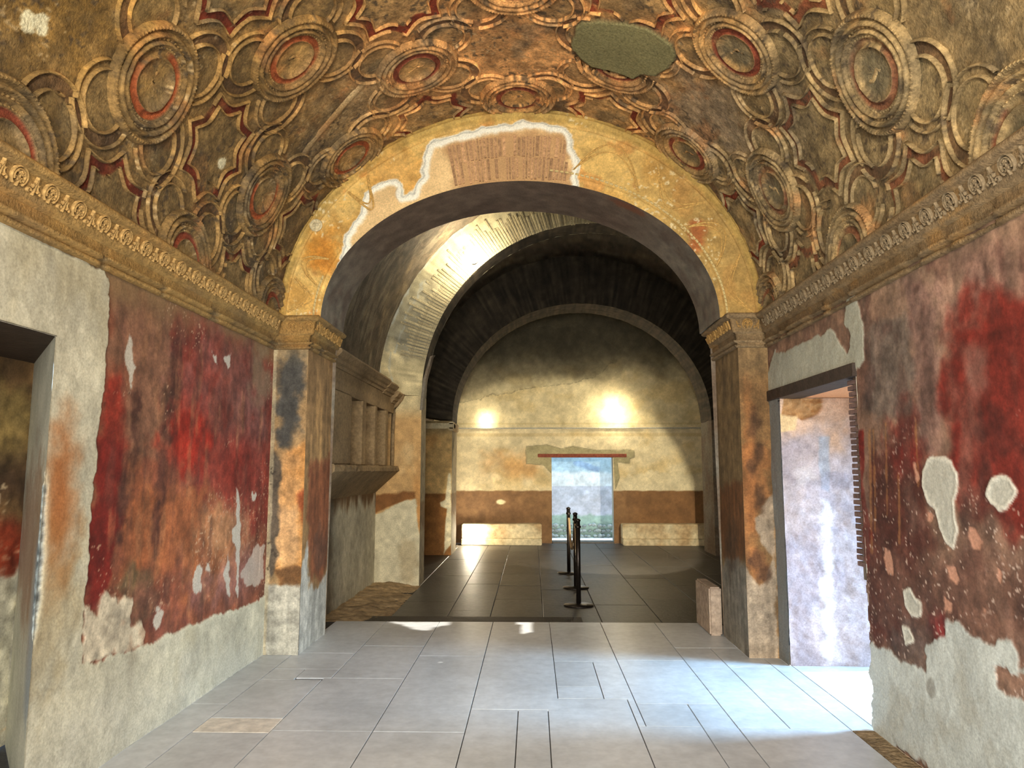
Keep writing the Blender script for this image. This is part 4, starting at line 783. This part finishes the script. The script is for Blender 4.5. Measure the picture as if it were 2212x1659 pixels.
# --- front floor: marble slabs
floor = new_obj('floor', box_mesh('floor', -3.3, 4.4, -1.7, 8.0, -0.30, -0.012), None, M_GROUT, label='front room floor of large worn grey marble slabs', cat='floor', kind='structure')
SLABS = [(-0.99, -0.42, 6.55, 7.99), (-0.99, -0.42, 4.70, 6.55), (-0.99, -0.42, 2.8, 4.70), (-0.42, 0.175, 5.14, 7.99), (-0.42, -0.10, 3.2, 5.14), (-0.10, 0.10, 3.2, 5.14), (0.10, 0.175, 5.14, 5.39), (0.66, 0.71, 4.84, 5.39),
  (0.175, 0.71, 6.40, 7.99), (0.175, 0.50, 5.68, 6.40), (0.175, 0.50, 5.39, 5.68), (0.50, 0.71, 5.39, 6.40), (0.10, 0.66, 3.2, 5.39), (0.71, 1.28, 6.45, 7.99), (0.71, 1.28, 5.29, 6.45), (0.71, 1.06, 4.84, 5.29), (0.66, 1.06, 3.2, 4.84), (1.06, 1.28, 3.2, 5.29),
  (1.28, 1.60, 5.59, 6.9), (1.28, 1.60, 4.82, 5.59), (1.28, 1.97, 3.2, 4.82), (1.60, 1.97, 5.19, 6.30), (1.60, 1.97, 4.82, 5.19), (1.60, 1.97, 6.30, 6.9), (1.28, 1.97, 6.9, 7.99), (1.97, 2.13, 3.2, 4.8), (1.97, 2.13, 4.8, 6.35),
  (-1.56, -0.99, 6.9, 7.99), (-1.56, -0.99, 5.85, 6.9), (-1.62, -0.99, 4.70, 5.85), (-1.62, -0.99, 3.3, 4.70), (-2.10, -1.56, 6.10, 6.62), (-2.10, -1.56, 6.62, 7.99), (-2.10, -1.84, 5.80, 6.10), (-1.84, -1.56, 5.85, 6.10), (-2.10, -1.62, 4.92, 5.80), (-2.10, -1.62, 4.66, 4.92), (-2.10, -1.62, 3.3, 4.66),
  (-2.36, -2.10, 5.2, 6.55), (-2.36, -2.10, 3.9, 5.2), (-2.36, -2.10, 2.6, 3.9), (2.13, 3.1, 4.8, 6.31), (1.97, 2.13, 6.35, 6.56), (3.1, 4.1, 4.8, 6.31)]
for k, (a, b, c, d) in enumerate(SLABS):
    g = 0.003; z = random.uniform(-0.0012, 0.0)
    m = M_MARBLE_TAN if (a, c) == (-2.10, 4.66) else M_EARTH if (a, c) == (1.97, 3.2) else M_MARBLE
    new_obj('paving_slab', box_mesh('paving_slab', a+g, b-g, c+g, d-g, -0.05, z, 0.0015), floor, m)
for x0, x1 in ((-2.36, -0.4), (-0.4, 0.8), (0.8, 2.1)): new_obj('paving_slab', box_mesh('paving_slab', x0, x1-0.006, -1.6, 2.6 if x0 < -2 else 3.19, -0.05, -0.002, 0.003), floor, M_MARBLE)

# ================================================================ SETTING: hall beyond the arch
HCX, HZ, HR = 0.95, 2.75, 3.30
HXL, HXR = -2.35, 4.25
def hall_vault(name, y0, y1, m, parent=None, holes=False, **kw):
    tt = np.linspace(math.pi, 0, 260); yy = np.linspace(y0, y1, 130 if holes else 30); T_, Y_ = np.meshgrid(tt, yy, indexing='ij')
    X_, Z_ = HCX+HR*np.cos(T_), HZ+HR*np.sin(T_)
    p = Paint(T_*3.3, Y_, (80, 70, 56), k=5); p.mix(sstep(0, 0.7, p.n(0.6))*0.7, (70, 58, 46)); p.mix(sstep(0.2, 0.8, p.n(0.35, None, 4, 3))*0.5, (120, 102, 74)); p.mottle(0.25, 0.1)
    p.mix(sstep(0.25, 0.4, p.n(0.5, 0.12, 4, 6))*0.3, (150, 138, 112))
    drop = None
    if holes:                                            # small breaks in the roof let two sunbeams in
        xm, ym, zm = (X_[:-1, :-1]+X_[1:, 1:])/2, (Y_[:-1, :-1]+Y_[1:, 1:])/2, (Z_[:-1, :-1]+Z_[1:, 1:])/2
        fx = xm-SUN_DIR.x/SUN_DIR.z*zm; fy = ym-SUN_DIR.y/SUN_DIR.z*zm
        drop = (T_[:-1, :-1] < 1.4) & ((sdf(fx, fy, D['sun1']) < 0) | (sdf(fx, fy, D['sun2']) < 0))
    return grid_obj(name, np.stack([X_, Y_, Z_+0.02*p.n(0.2)], -1), p.c, M_STUCCO, flip=False, drop=drop, parent=parent, **kw)
hall_ceiling = hall_vault('ceiling_hall', 7.33, 11.05, M_DARKV, holes=True, kind='structure', label='dark weathered barrel vault of the hall beyond the near arch', cat='ceiling')
hall_vault('vault_bay', 11.0, 17.45, M_DARKV, hall_ceiling)

def plane_wall(name, axis, at, a0, a1, z0, z1, paint_fn, parent=None, flip=False, step=0.02, rough=0.004, holes=None, **kw):
    aa = np.linspace(a0, a1, max(2, int((a1-a0)/step))); zz = np.linspace(z0, z1, max(2, int((z1-z0)/step))); A_, Z_ = np.meshgrid(aa, zz, indexing='ij')
    p = paint_fn(A_, Z_); o = at+rough*p.n(0.3)+p.h
    P = np.stack([o, A_, Z_], -1) if axis == 'x' else np.stack([A_, o, Z_], -1)
    dr = None
    if holes is not None: dr = holes((A_[:-1, :-1]+A_[1:, 1:])/2, (Z_[:-1, :-1]+Z_[1:, 1:])/2)
    return grid_obj(name, P, p.c, M_FRESCO, flip=flip, drop=dr, parent=parent, **kw)
def bay_paint(A, Z):
    p = Paint(A, Z, (172, 164, 142), k=3); p.mottle(0.1, 0.3); p.mix(sstep(1.05, 1.25, Z+0.12*p.n(0.12, 0.4)), (100, 76, 50)); p.mix(sstep(8.9, 8.3, A+0.15*p.n(0.3)), (84, 68, 50)); p.mottle(0.1, 0.06, 4); return p
wall_hall_left = plane_wall('wall_hall_left', 'x', HXL, 7.3, 11.06, -0.1, 2.9, bay_paint, kind='structure', label='left wall of the hall under the niche unit, pale repair plaster', cat='wall')
quad('bay_wall', [(HXL, 11.0, -0.1), (HXL, 17.5, -0.1), (HXL, 17.5, 2.8), (HXL, 11.0, 2.8)], M_SOFFIT, wall_hall_left)
new_obj('wall_hall_right', mesh_np('wall_hall_right', [(HXR, 7.3, -0.1), (HXR, 17.5, -0.1), (HXR, 17.5, 2.8), (HXR, 7.3, 2.8)], [(3, 2, 1, 0)]), None, M_SOFFIT, kind='structure', label='dark right wall of the hall behind the near pilaster', cat='wall')

# --- transverse arches of the hall
def cross_arch(name, y0, y1, cx, a, b, z0, face_paint, label, pier_paint, bricks, xin):
    tt = np.linspace(math.pi, 0, 240); rr = np.linspace(0, 1, 40); T_, R_ = np.meshgrid(tt, rr, indexing='ij')
    ox, oz = HCX+(HR+0.15)*np.cos(T_), HZ+(HR+0.15)*np.sin(T_); ix, iz = cx+a*np.cos(T_), z0+b*np.sin(T_)
    X_, Z_ = ix+(ox-ix)*R_, iz+(oz-iz)*R_
    p = face_paint(X_, Z_, T_, R_)
    ob = grid_obj(name, np.stack([X_, y0-0.006*p.n(0.15)-p.h, Z_], -1), p.c, M_FRESCO, flip=False, kind='structure', label=label, cat='arch')
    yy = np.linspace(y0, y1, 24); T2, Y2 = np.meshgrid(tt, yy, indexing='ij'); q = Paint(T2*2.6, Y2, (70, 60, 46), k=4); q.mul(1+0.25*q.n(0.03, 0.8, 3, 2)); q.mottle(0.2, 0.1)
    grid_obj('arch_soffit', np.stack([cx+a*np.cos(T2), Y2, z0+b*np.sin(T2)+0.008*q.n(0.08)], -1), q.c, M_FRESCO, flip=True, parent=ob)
    grid_obj('arch_back', np.stack([X_, np.full_like(X_, y1), Z_], -1)[::6, ::13], p.c[::6, ::13], M_FRESCO, flip=True, parent=ob)
    xl, xr = cx-a, cx+a
    plane_wall('pier_face', 'y', y0, HXL-0.02, xl+xin, -0.12, z0, pier_paint, ob, step=0.012)
    plane_wall('pier_jamb', 'x', xl+xin, y0, y1, -0.12, z0, lambda A, Z: jamb_paint(A, Z), ob, step=0.02)
    for nm, pts in (('right_pier_face', [(xr-xin, y0, -0.12), (HXR, y0, -0.12), (HXR, y0, z0), (xr-xin, y0, z0)]), ('right_pier_jamb', [(xr-xin, y0, -0.12), (xr-xin, y1, -0.12), (xr-xin, y1, z0), (xr-xin, y0, z0)])): quad(nm, pts, M_SOFFIT, ob)
    return ob
def jamb_paint(A, Z):
    p = Paint(A, Z, (150, 136, 108), k=5); p.mix(sstep(1.15, 1.1, Z)*0.8, (118, 92, 62)); p.mix(sstep(0.75, 0.65, Z+0.1*p.n(0.2))*0.7, (160, 150, 124)); p.mottle(0.15, 0.08); return p
def face2(X, Z, T, R):
    p = Paint(X, Z, (190, 178, 142), k=6); p.mix(sstep(2.4, 2.9, T)*0.8, (140, 134, 112)); p.mix(sstep(2.75, 2.95, T+0.1*p.n(0.3))*0.5, (110, 112, 108))
    p.mix(sstep(2.88, 2.98, T+0.06*p.n(0.2)), (206, 190, 146)); p.mul(1+0.14*fbm(T*2.6, R, 0.03, 0.5, 3, 4)); p.mottle(0.12, 0.12)
    p.mix(sstep(0.92, 0.80, R)*0.0, (0, 0, 0)); p.mix(sstep(0.04, 0.0, np.abs(R-0.80+0.08*p.n(0.3)))*(T > 2.2)*0.7, (190, 196, 190)); p.mix(sstep(0.03, 0.0, np.abs(R-0.62+0.12*p.n(0.3, None, 4, 3)))*(T > 2.55)*0.6, (180, 186, 180)); return p
def pier2(A, Z):
    p = Paint(A, Z, (198, 158, 104), k=2); p.mix(sstep(0, 0.7, p.n(0.4, 0.6))*0.6, (212, 182, 132)); p.mix(sstep(-1.85, -1.7, A)*sstep(2.2, 1.2, Z)*0.5, (190, 124, 60)); p.mix(sstep(2.3, 2.6, Z)*0.8, (214, 200, 156)); p.mix(p.poly('p2_brown', 0.02, 0.02), (132, 88, 48)); p.mix(p.poly('p2_grey', 0.015, 0.02), (206, 194, 160)); p.mix(p.blob(-1.85, 0.25, 0.16, 0.3, 0.4, 0.4)*0.5, (164, 144, 108)); p.mottle(0.1, 0.08); return p
def face3(X, Z, T, R):
    p = Paint(X, Z, (58, 50, 38), k=4); p.mul(1+0.3*fbm(T*2.6, R, 0.025, 0.5, 3, 4)); p.mottle(0.2, 0.12); return p
def pier3(A, Z):
    p = Paint(A, Z, (206, 168, 108), k=5); p.mix(sstep(0, 0.7, p.n(0.4, 0.6))*0.6, (196, 146, 86)); p.mix(sstep(1.13, 1.11, Z), (146, 98, 52)); p.mix(p.poly('p3_white', 0.015, 0.01), (226, 210, 170)); p.mix(sstep(2.2, 2.5, Z)*0.7, (120, 108, 78)); p.mottle(0.14, 0.1); return p
wall_cross = cross_arch('wall_cross_arch', 11.03, 11.52, 0.96, 2.64, 2.69, 2.72, face2, 'first transverse arch of the hall with pale radial brick face', pier2, True, 0.0)
wall_cross2 = cross_arch('wall_far_arch', 14.95, 15.9, 1.0, 2.64, 2.44, 2.60, face3, 'second transverse arch of the hall, dark with a paler edge', pier3, False, 0.0)
# fill above the arches is solid: back sheets closing them to the vault
# radial voussoir bricks along the rim of the first transverse arch
vm = []
for k in range(6):
    l = 0.30+0.05*k; w = 0.0165; vm.append(box_mesh('voussoir', -w, w, -0.008, 0.05, 0.0, l, 0.003))
t = math.radians(168); k = 0
while t > math.radians(58):
    o = new_obj('voussoir', vm[random.randrange(6)], wall_cross, M_HBRICK)
    o.location = (0.96+(2.642)*math.cos(t), 11.03+random.uniform(-0.003, 0.004), 2.72+2.692*math.sin(t)); o.rotation_euler = (random.uniform(-0.01, 0.01), math.pi/2-t, 0)
    t -= 0.0158+random.uniform(0, 0.002)
# imposts
new_obj('impost', box_mesh('impost', -2.36, -1.60, 14.91, 15.2, 2.44, 2.55, 0.02, 2), wall_cross2, M_BENCH)
new_obj('impost', box_mesh('impost', -1.72, -1.60, 14.93, 15.92, 2.40, 2.58, 0.02, 2), wall_cross2, M_BENCH)
V = [(-1.70, 11.0, 2.50), (-1.66, 11.0, 2.50), (-1.655, 11.0, 2.62), (-1.62, 11.0, 2.95), (-1.53, 11.0, 3.30), (-1.50, 11.0, 3.34), (-1.555, 11.0, 3.32), (-1.655, 11.0, 2.98), (-1.69, 11.0, 2.66)]
n = len(V); V = V+[(x, 11.22, z+0.03) for x, y, z in V]
new_obj('broken_moulding', mesh_np('broken_moulding', V, [tuple(range(n)), tuple(reversed(range(n, 2*n)))]+[(i, (i+1) % n, n+(i+1) % n, n+i) for i in range(n)], smooth=False), wall_cross, M_SOFFIT)

# --- far wall with the back doorway
FY = 17.4
def far_paint(A, Z):
    p = Paint(A, Z, (214, 196, 154), k=7)
    p.mix(sstep(0, 0.7, p.n(0.7, 0.5))*0.5, (196, 166, 108)); p.mix(sstep(2.58, 2.60, Z)*0.25, (190, 172, 122)); p.mix(p.blob(-0.4, 1.7, 0.6, 0.3, 0.7, 0.6, ws=0.4)*0.5, (190, 130, 70)); p.mix(p.poly('fw_palel', 0.06, 0.05)*0.8, (228, 206, 160)); p.mix(p.poly('fw_pale', 0.05, 0.06)*0.8, (216, 200, 160))
    p.mix(sstep(2.48, 2.45, Z)*sstep(2.38, 2.40, Z)*0.35, (176, 146, 94)); p.mix(sstep(2.72, 2.70, Z)*sstep(2.66, 2.68, Z)*0.3, (176, 150, 98))
    dn = sstep(1.115, 1.105, Z+0.006*p.n(0.2)); p.mix(dn*0.95, (128, 94, 62)); p.mix(dn*sstep(0, 0.7, p.n(0.5, 0.3, 4, 3))*0.6, (150, 114, 76)); p.mix(dn*sstep(1.9, 2.6, A)*0.6, (120, 84, 50))
    p.mix(sstep(0.03, -0.03, sdf(A, Z, D['fw_line'])+0.06*p.n(0.2))*0.3, (150, 138, 106)); p.mix(sstep(3.5, 4.6, Z+0.3*p.n(0.8))*0.85, (66, 60, 46)); p.mix(sstep(0.012, 0.0, np.abs(sdf(A, Z, D['fw_line'])+0.06*p.n(0.2)))*0.6, (100, 92, 72))  # shade of the unlit lunette is painted in: wall colour darkens upwards
    cm = p.poly('fw_cement', 0.01, 0.015); p.mix(cm, (164, 152, 112)); p.mix(sstep(0.015, 0.0, np.abs(sdf(A, Z, D['fw_cement'])))*0.6, (112, 104, 80)); p.h -= cm*0.008
    p.mix(p.blob(-0.75, 0.85, 0.1, 0.06, 0.2, 0.3), (224, 206, 160)); p.mottle(0.10, 0.15); p.mottle(0.05, 0.04, 4); return p
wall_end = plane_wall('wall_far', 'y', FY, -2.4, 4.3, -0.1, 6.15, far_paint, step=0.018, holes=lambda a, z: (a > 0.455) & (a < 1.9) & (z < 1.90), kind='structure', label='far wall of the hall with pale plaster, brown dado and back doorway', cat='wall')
new_obj('string_course', box_mesh('string_course', -2.3, 4.2, FY-0.035, FY+0.02, 2.565, 2.60, 0.008), wall_end, M_PLAST)
new_obj('door_lintel', box_mesh('door_lintel', 0.13, 2.22, FY-0.03, FY+0.35, 1.895, 1.975, 0.006), wall_end, M_REDWOOD, label='reddish wooden lintel board')
for nm, x, fl in (('door_reveal', 0.455, 0), ('door_reveal', 1.90, 1)): quad(nm, [(x, FY, -0.1), (x, FY+0.36, -0.1), (x, FY+0.36, 1.9), (x, FY, 1.9)], M_PLAST, wall_end)
new_obj('threshold', box_mesh('threshold', 0.46, 1.90, FY-0.02, FY+0.36, -0.14, -0.06, 0.01), wall_end, M_HSLAB)

# --- hall floor
floor_hall = new_obj('floor_hall', box_mesh('floor_hall', -2.4, 4.3, 8.0, 17.45, -0.32, -0.112), None, M_GROUT, label='lower hall floor of dull grey brown stone slabs', cat='floor', kind='structure')
edges = [-1.66, -1.0, -0.5, 0.12, 0.78, 1.45, 2.1, 2.8, 3.5, 4.24]
for c in range(len(edges)-1):
    y = 8.0
    first = True
    while y < 17.35:
        L = random.uniform(1.1, 2.3); y2 = min(y+L, 17.38)
        if 17.38-y2 < 0.5: y2 = 17.38
        new_obj('paving_slab', box_mesh('paving_slab', edges[c]+0.003, edges[c+1]-0.003, y+0.003, y2-0.003, -0.16, -0.1+random.uniform(-0.004, 0), 0.004), floor_hall, M_HSLAB); y = y2
for (y0, y1) in ((11.05, 12.3), (12.3, 13.6), (13.6, 15.0), (15.0, 17.3)): new_obj('paving_slab', box_mesh('paving_slab', -2.34, -1.664, y0+0.003, y1-0.003, -0.16, -0.102, 0.004), floor_hall, M_HSLAB)
xs = np.linspace(-2.36, -1.62, 40); ys = np.linspace(8.0, 11.06, 120); X_, Y_ = np.meshgrid(xs, ys, indexing='ij')
p = Paint(X_, Y_, (156, 132, 98), k=3); p.mix(sstep(0, 0.7, p.n(0.2))*0.6, (112, 92, 66)); p.mottle(0.2, 0.05)
ez = -0.1+0.05*sstep(-1.75, -2.2, X_)+0.02*p.n(0.2)*sstep(-1.62, -1.8, X_)+0.008*p.n(0.05)
grid_obj('earth_strip', np.stack([X_, Y_, ez-0.015*sstep(-1.75, -1.62, X_)], -1), p.c, M_FRESCO, flip=False, parent=floor_hall)
new_obj('dark_strip', box_mesh('dark_strip', -1.9, 0.56, 8.40, 8.72, -0.15, -0.088, 0.006), floor_hall, mat('dark_brown_strip', (64, 56, 48), rough=0.6))  # flat dark brown strip laid on the hall floor past the step

# ================================================================ THINGS
# --- niche unit on the left wall of the hall
unit = new_obj('niche_shelf', None, label='projecting wall unit of tall storage niches above a sloping ledge', cat='shelf')
unit.location = (0, 0, 0)
def umesh(name, me, m, **kw): return new_obj(name, me, unit, m, **kw)
M_UNIT = mat('tan_stucco', (142, 118, 84), grain=0.2, gsize=25, bump=0.4, bsize=40, blotch=0.6, bl_size=2.4, col2=(110, 90, 64))
XF, XB = -2.08, -2.36
umesh('upper_wall', box_mesh('upper_wall', XB, XF, 7.4, 10.92, 2.44, 2.70, 0.006), M_UNIT)
for (y0, y1) in ((7.4, 8.36), (8.90, 9.10), (9.62, 9.76), (10.32, 10.50)): umesh('divider', box_mesh('divider', XB, XF, y0, y1, 1.66, 2.46, 0.008), M_UNIT)
umesh('back_panel', box_mesh('back_panel', XB-0.02, XB+0.03, 7.4, 10.95, 1.62, 2.46), M_UNIT)
pts = [(-2.36, 1.66), (-2.02, 1.655), (-2.0, 1.63), (-2.0, 1.585), (-2.03, 1.56), (-2.33, 1.28), (-2.36, 1.25)]
n = len(pts); ysl = np.linspace(7.4, 11.0, 40); V = []; F = []
rs = np.random.RandomState(3)
for y in ysl:
    for i, (x, z) in enumerate(pts): jt = rs.normal(0, 0.006) if i in (1, 2, 3) else 0; V.append((x+jt, y, z+jt*0.5))
for a in range(len(ysl)-1):
    for i in range(n): F.append((a*n+i, a*n+(i+1) % n, (a+1)*n+(i+1) % n, (a+1)*n+i))
F += [tuple(reversed(range(n))), tuple(range((len(ysl)-1)*n, len(ysl)*n))]
umesh('ledge', mesh_np('ledge', V, F, smooth=False), M_UNIT, label='sloping stucco ledge with dark underside')
pts = [(-2.36, 2.68), (-2.06, 2.68), (-2.05, 2.71), (-2.02, 2.72), (-2.015, 2.76), (-1.985, 2.775), (-1.95, 2.82), (-1.965, 2.85), (-2.36, 2.90)]
for (y0, y1, dz) in ((7.4, 10.05, 0.0), (10.05, 10.62, -0.02), (10.66, 11.03, -0.10)):
    n = len(pts); dx = 0.05 if dz < -0.1 else 0
    V = [(x+(dx if x > -2.3 else 0), y0, z+dz) for x, z in pts]+[(x+(dx if x > -2.3 else 0), y1, z+dz) for x, z in pts]
    umesh('cornice_piece', mesh_np('cornice_piece', V, [tuple(range(n)), tuple(reversed(range(n, 2*n)))]+[(i, n+i, n+(i+1) % n, (i+1) % n) for i in range(n)], smooth=False), M_UNIT)
V = []; F = []
sp = [(-1.95, 2.74), (-1.98, 2.66), (-2.06, 2.56), (-2.09, 2.46), (-2.10, 2.2), (-2.10, 1.66)]
umesh('side_scroll', tube_mesh('side_scroll', [(x, 10.96, z) for x, z in sp], 0.03, 8), M_UNIT)
# console block that carries the bench side under the right pilaster
# --- low block beside the right pilaster
blk = new_obj('stone_block', box_mesh('stone_block', 1.72, 1.84, 7.38, 7.98, 0.0, 0.46, 0.015, 2), None, mat('pinkish_plaster', (176, 154, 132), grain=0.2, gsize=20, bump=0.5, bsize=20, blotch=0.6, col2=(140, 116, 98)), label='low plastered block against the right pilaster foot', cat='block')

# --- benches along the far wall
for x0, x1, lab in ((-1.62, 0.21, 'long low masonry bench left of the back doorway'), (2.05, 4.2, 'long low masonry bench right of the back doorway')):
    b = new_obj('stone_bench', box_mesh('stone_bench', x0, x1, 16.98, 17.39, 0.04, 0.37, 0.015, 2), None, M_BENCH, label=lab, cat='bench')
    new_obj('foot_step', box_mesh('foot_step', x0, x1, 16.88, 17.39, -0.1, 0.045, 0.012, 2), b, M_BENCH)

# --- rope barrier
def post(y, x, label):
    e = new_obj('barrier_post', None, label=label, cat='post', group='rope barrier posts in the hall'); e.location = (x, y, -0.1)
    new_obj('base', POST_BASE, e, M_IRON); new_obj('pole', POST_POLE, e, M_IRON); new_obj('cap', POST_CAP, e, M_IRON); new_obj('collar', POST_COLLAR, e, M_IRON); return e
POST_BASE = lathe_mesh('post_base', [(0.0, 0), (0.185, 0), (0.19, 0.006), (0.185, 0.014), (0.06, 0.026), (0.03, 0.032)], 40)
POST_POLE = lathe_mesh('post_pole', [(0.030, 0.02), (0.030, 1.05)], 18)
POST_CAP = lathe_mesh('post_cap', [(0.030, 1.045), (0.036, 1.05), (0.036, 1.062), (0.030, 1.072), (0.014, 1.080), (0.002, 1.082)], 18)
POST_COLLAR = lathe_mesh('post_collar', [(0.030, 0.96), (0.040, 0.965), (0.040, 0.99), (0.030, 0.995)], 18)
PP = [(0.578, 9.51, 'dark metal barrier post nearest the camera'), (0.625, 10.90, 'dark metal barrier post in the middle of the three'), (0.60, 12.43, 'dark metal barrier post farthest from the camera')]
for x, y, lab in PP: post(y, x, lab)
for (x0, y0, _), (x1, y1, _), lab, sag in ((PP[0], PP[1], 'tan barrier rope hanging between the two nearest posts', 0.42), (PP[1], PP[2], 'tan barrier rope hanging between the two farther posts', 0.50)):
    pth = [(x0+(x1-x0)*f, y0+0.062+(y1-y0-0.124)*f, 0.88-sag*(1-(2*f-1)**2)) for f in np.linspace(0, 1, 26)]
    rp_ = new_obj('barrier_rope', tube_mesh('barrier_rope', pth, 0.020, 10), None, M_ROPE, label=lab, cat='rope', group='ropes of the barrier')
    for e in (0, -1): new_obj('rope_hook', tube_mesh('rope_hook', [pth[e], pth[1 if e == 0 else -2]], 0.025, 10), rp_, M_IRON)

# --- floodlights of the hall
def lamp(loc, n, power, label, r=0.10, color=(1.0, 0.86, 0.58)):
    """round globe lamp on a short bracket; n points from the wall into the hall"""
    e = new_obj('globe_lamp', None, label=label, cat='lamp', group='hall globe lamps'); e.location = loc
    d = Vector(n).normalized(); q = d.to_track_quat('Z', 'Y').to_euler()
    hs = new_obj('bracket', lathe_mesh('lamp_bracket', [(0.0, -0.02), (r*0.8, -0.02), (r*0.8, 0.01), (r*0.35, 0.02), (r*0.35, 0.045), (r*0.5, 0.05)], 20), e, M_IRON); hs.rotation_euler = q
    g = new_obj('globe', lathe_mesh('lamp_globe', [(r*math.sin(a)+0.0005, 0.05+r*0.92-r*math.cos(a)) for a in np.linspace(0.25, math.pi, 14)], 24), e, M_LAMP); g.rotation_euler = q
    dl = bpy.data.lights.new('globe_light', 'POINT'); dl.energy = power; dl.color = color; dl.shadow_soft_size = 0.02
    lo = bpy.data.objects.new('globe_light', dl); COL.objects.link(lo); lo.location = Vector(loc)+d*(0.05+r*2+0.012)
    return e
lamp((-0.90, 11.02, 4.83), (0, -1, 0), 42, 'bright globe lamp glaring on the first transverse arch face', 0.09)
lamp((1.93, 17.39, 2.96), (0, -1, 0), 17, 'bright globe lamp high on the far wall above the doorway', 0.085)
lamp((-1.10, 17.39, 2.77), (0, -1, 0), 3, 'small globe lamp high on the far wall beside the far arch', 0.05)
lamp((-1.38, 16.955, 0.20), (0, -1, 0), 22, 'bright warm globe lamp low on the left bench front', 0.13, (1.0, 0.76, 0.42))

# --- alley behind the back doorway
xs = np.linspace(-2, 5, 200); zz = np.linspace(-0.2, 4.0, 160); X_, Z_ = np.meshgrid(xs, zz, indexing='ij')
p = Paint(X_, Z_, (206, 210, 214), k=2); p.mix(sstep(1.50, 1.60, Z_+0.05*p.n(0.3)), (160, 178, 190)); p.mix(sstep(1.2, 1.18, Z_), (182, 184, 196)); p.mix(p.poly('cw_patch', 0.02, 0.02), (130, 150, 176)); p.mix(sstep(0.50, 0.42, Z_+0.08*p.n(0.3))*0.8, (130, 156, 140)); p.mottle(0.1, 0.2)
alley = grid_obj('wall_alley', np.stack([X_, 18.9+0.01*p.n(0.3), Z_], -1), p.c, M_ALLEY, kind='structure', label='pale bluish alley wall seen through the back doorway', cat='wall')
rs = np.random.RandomState(5)
for k in range(60):
    x = 0.0+ (k % 20)*0.12+rs.uniform(-0.03, 0.03); z = -0.06+(k//20)*0.13+rs.uniform(-0.02, 0.02); s = rs.uniform(0.045, 0.075)
    me = bpy.data.meshes.new('rubble_stone'); bm = bmesh.new(); bmesh.ops.create_icosphere(bm, subdivisions=1, radius=s)
    for v in bm.verts: v.co = Vector((v.co.x*1.2, v.co.y*0.8, v.co.z*0.85))*rs.uniform(0.8, 1.15)
    bm.to_mesh(me); bm.free(); o = new_obj('rubble_stone', me, alley, M_STONE); o.location = (x, 18.88-(0.05 if k < 20 else 0), z)
new_obj('floor_alley', box_mesh('floor_alley', -3, 6, 17.76, 19.2, -0.3, -0.10), None, M_GROUND, label='sunlit pale alley ground outside the back doorway', cat='ground', kind='structure')
new_obj('ground_outside', box_mesh('ground_outside', 4.1, 12, 2, 9, -0.3, -0.03), None, M_GROUND, label='sunlit court ground outside the side passage', cat='ground', kind='structure')
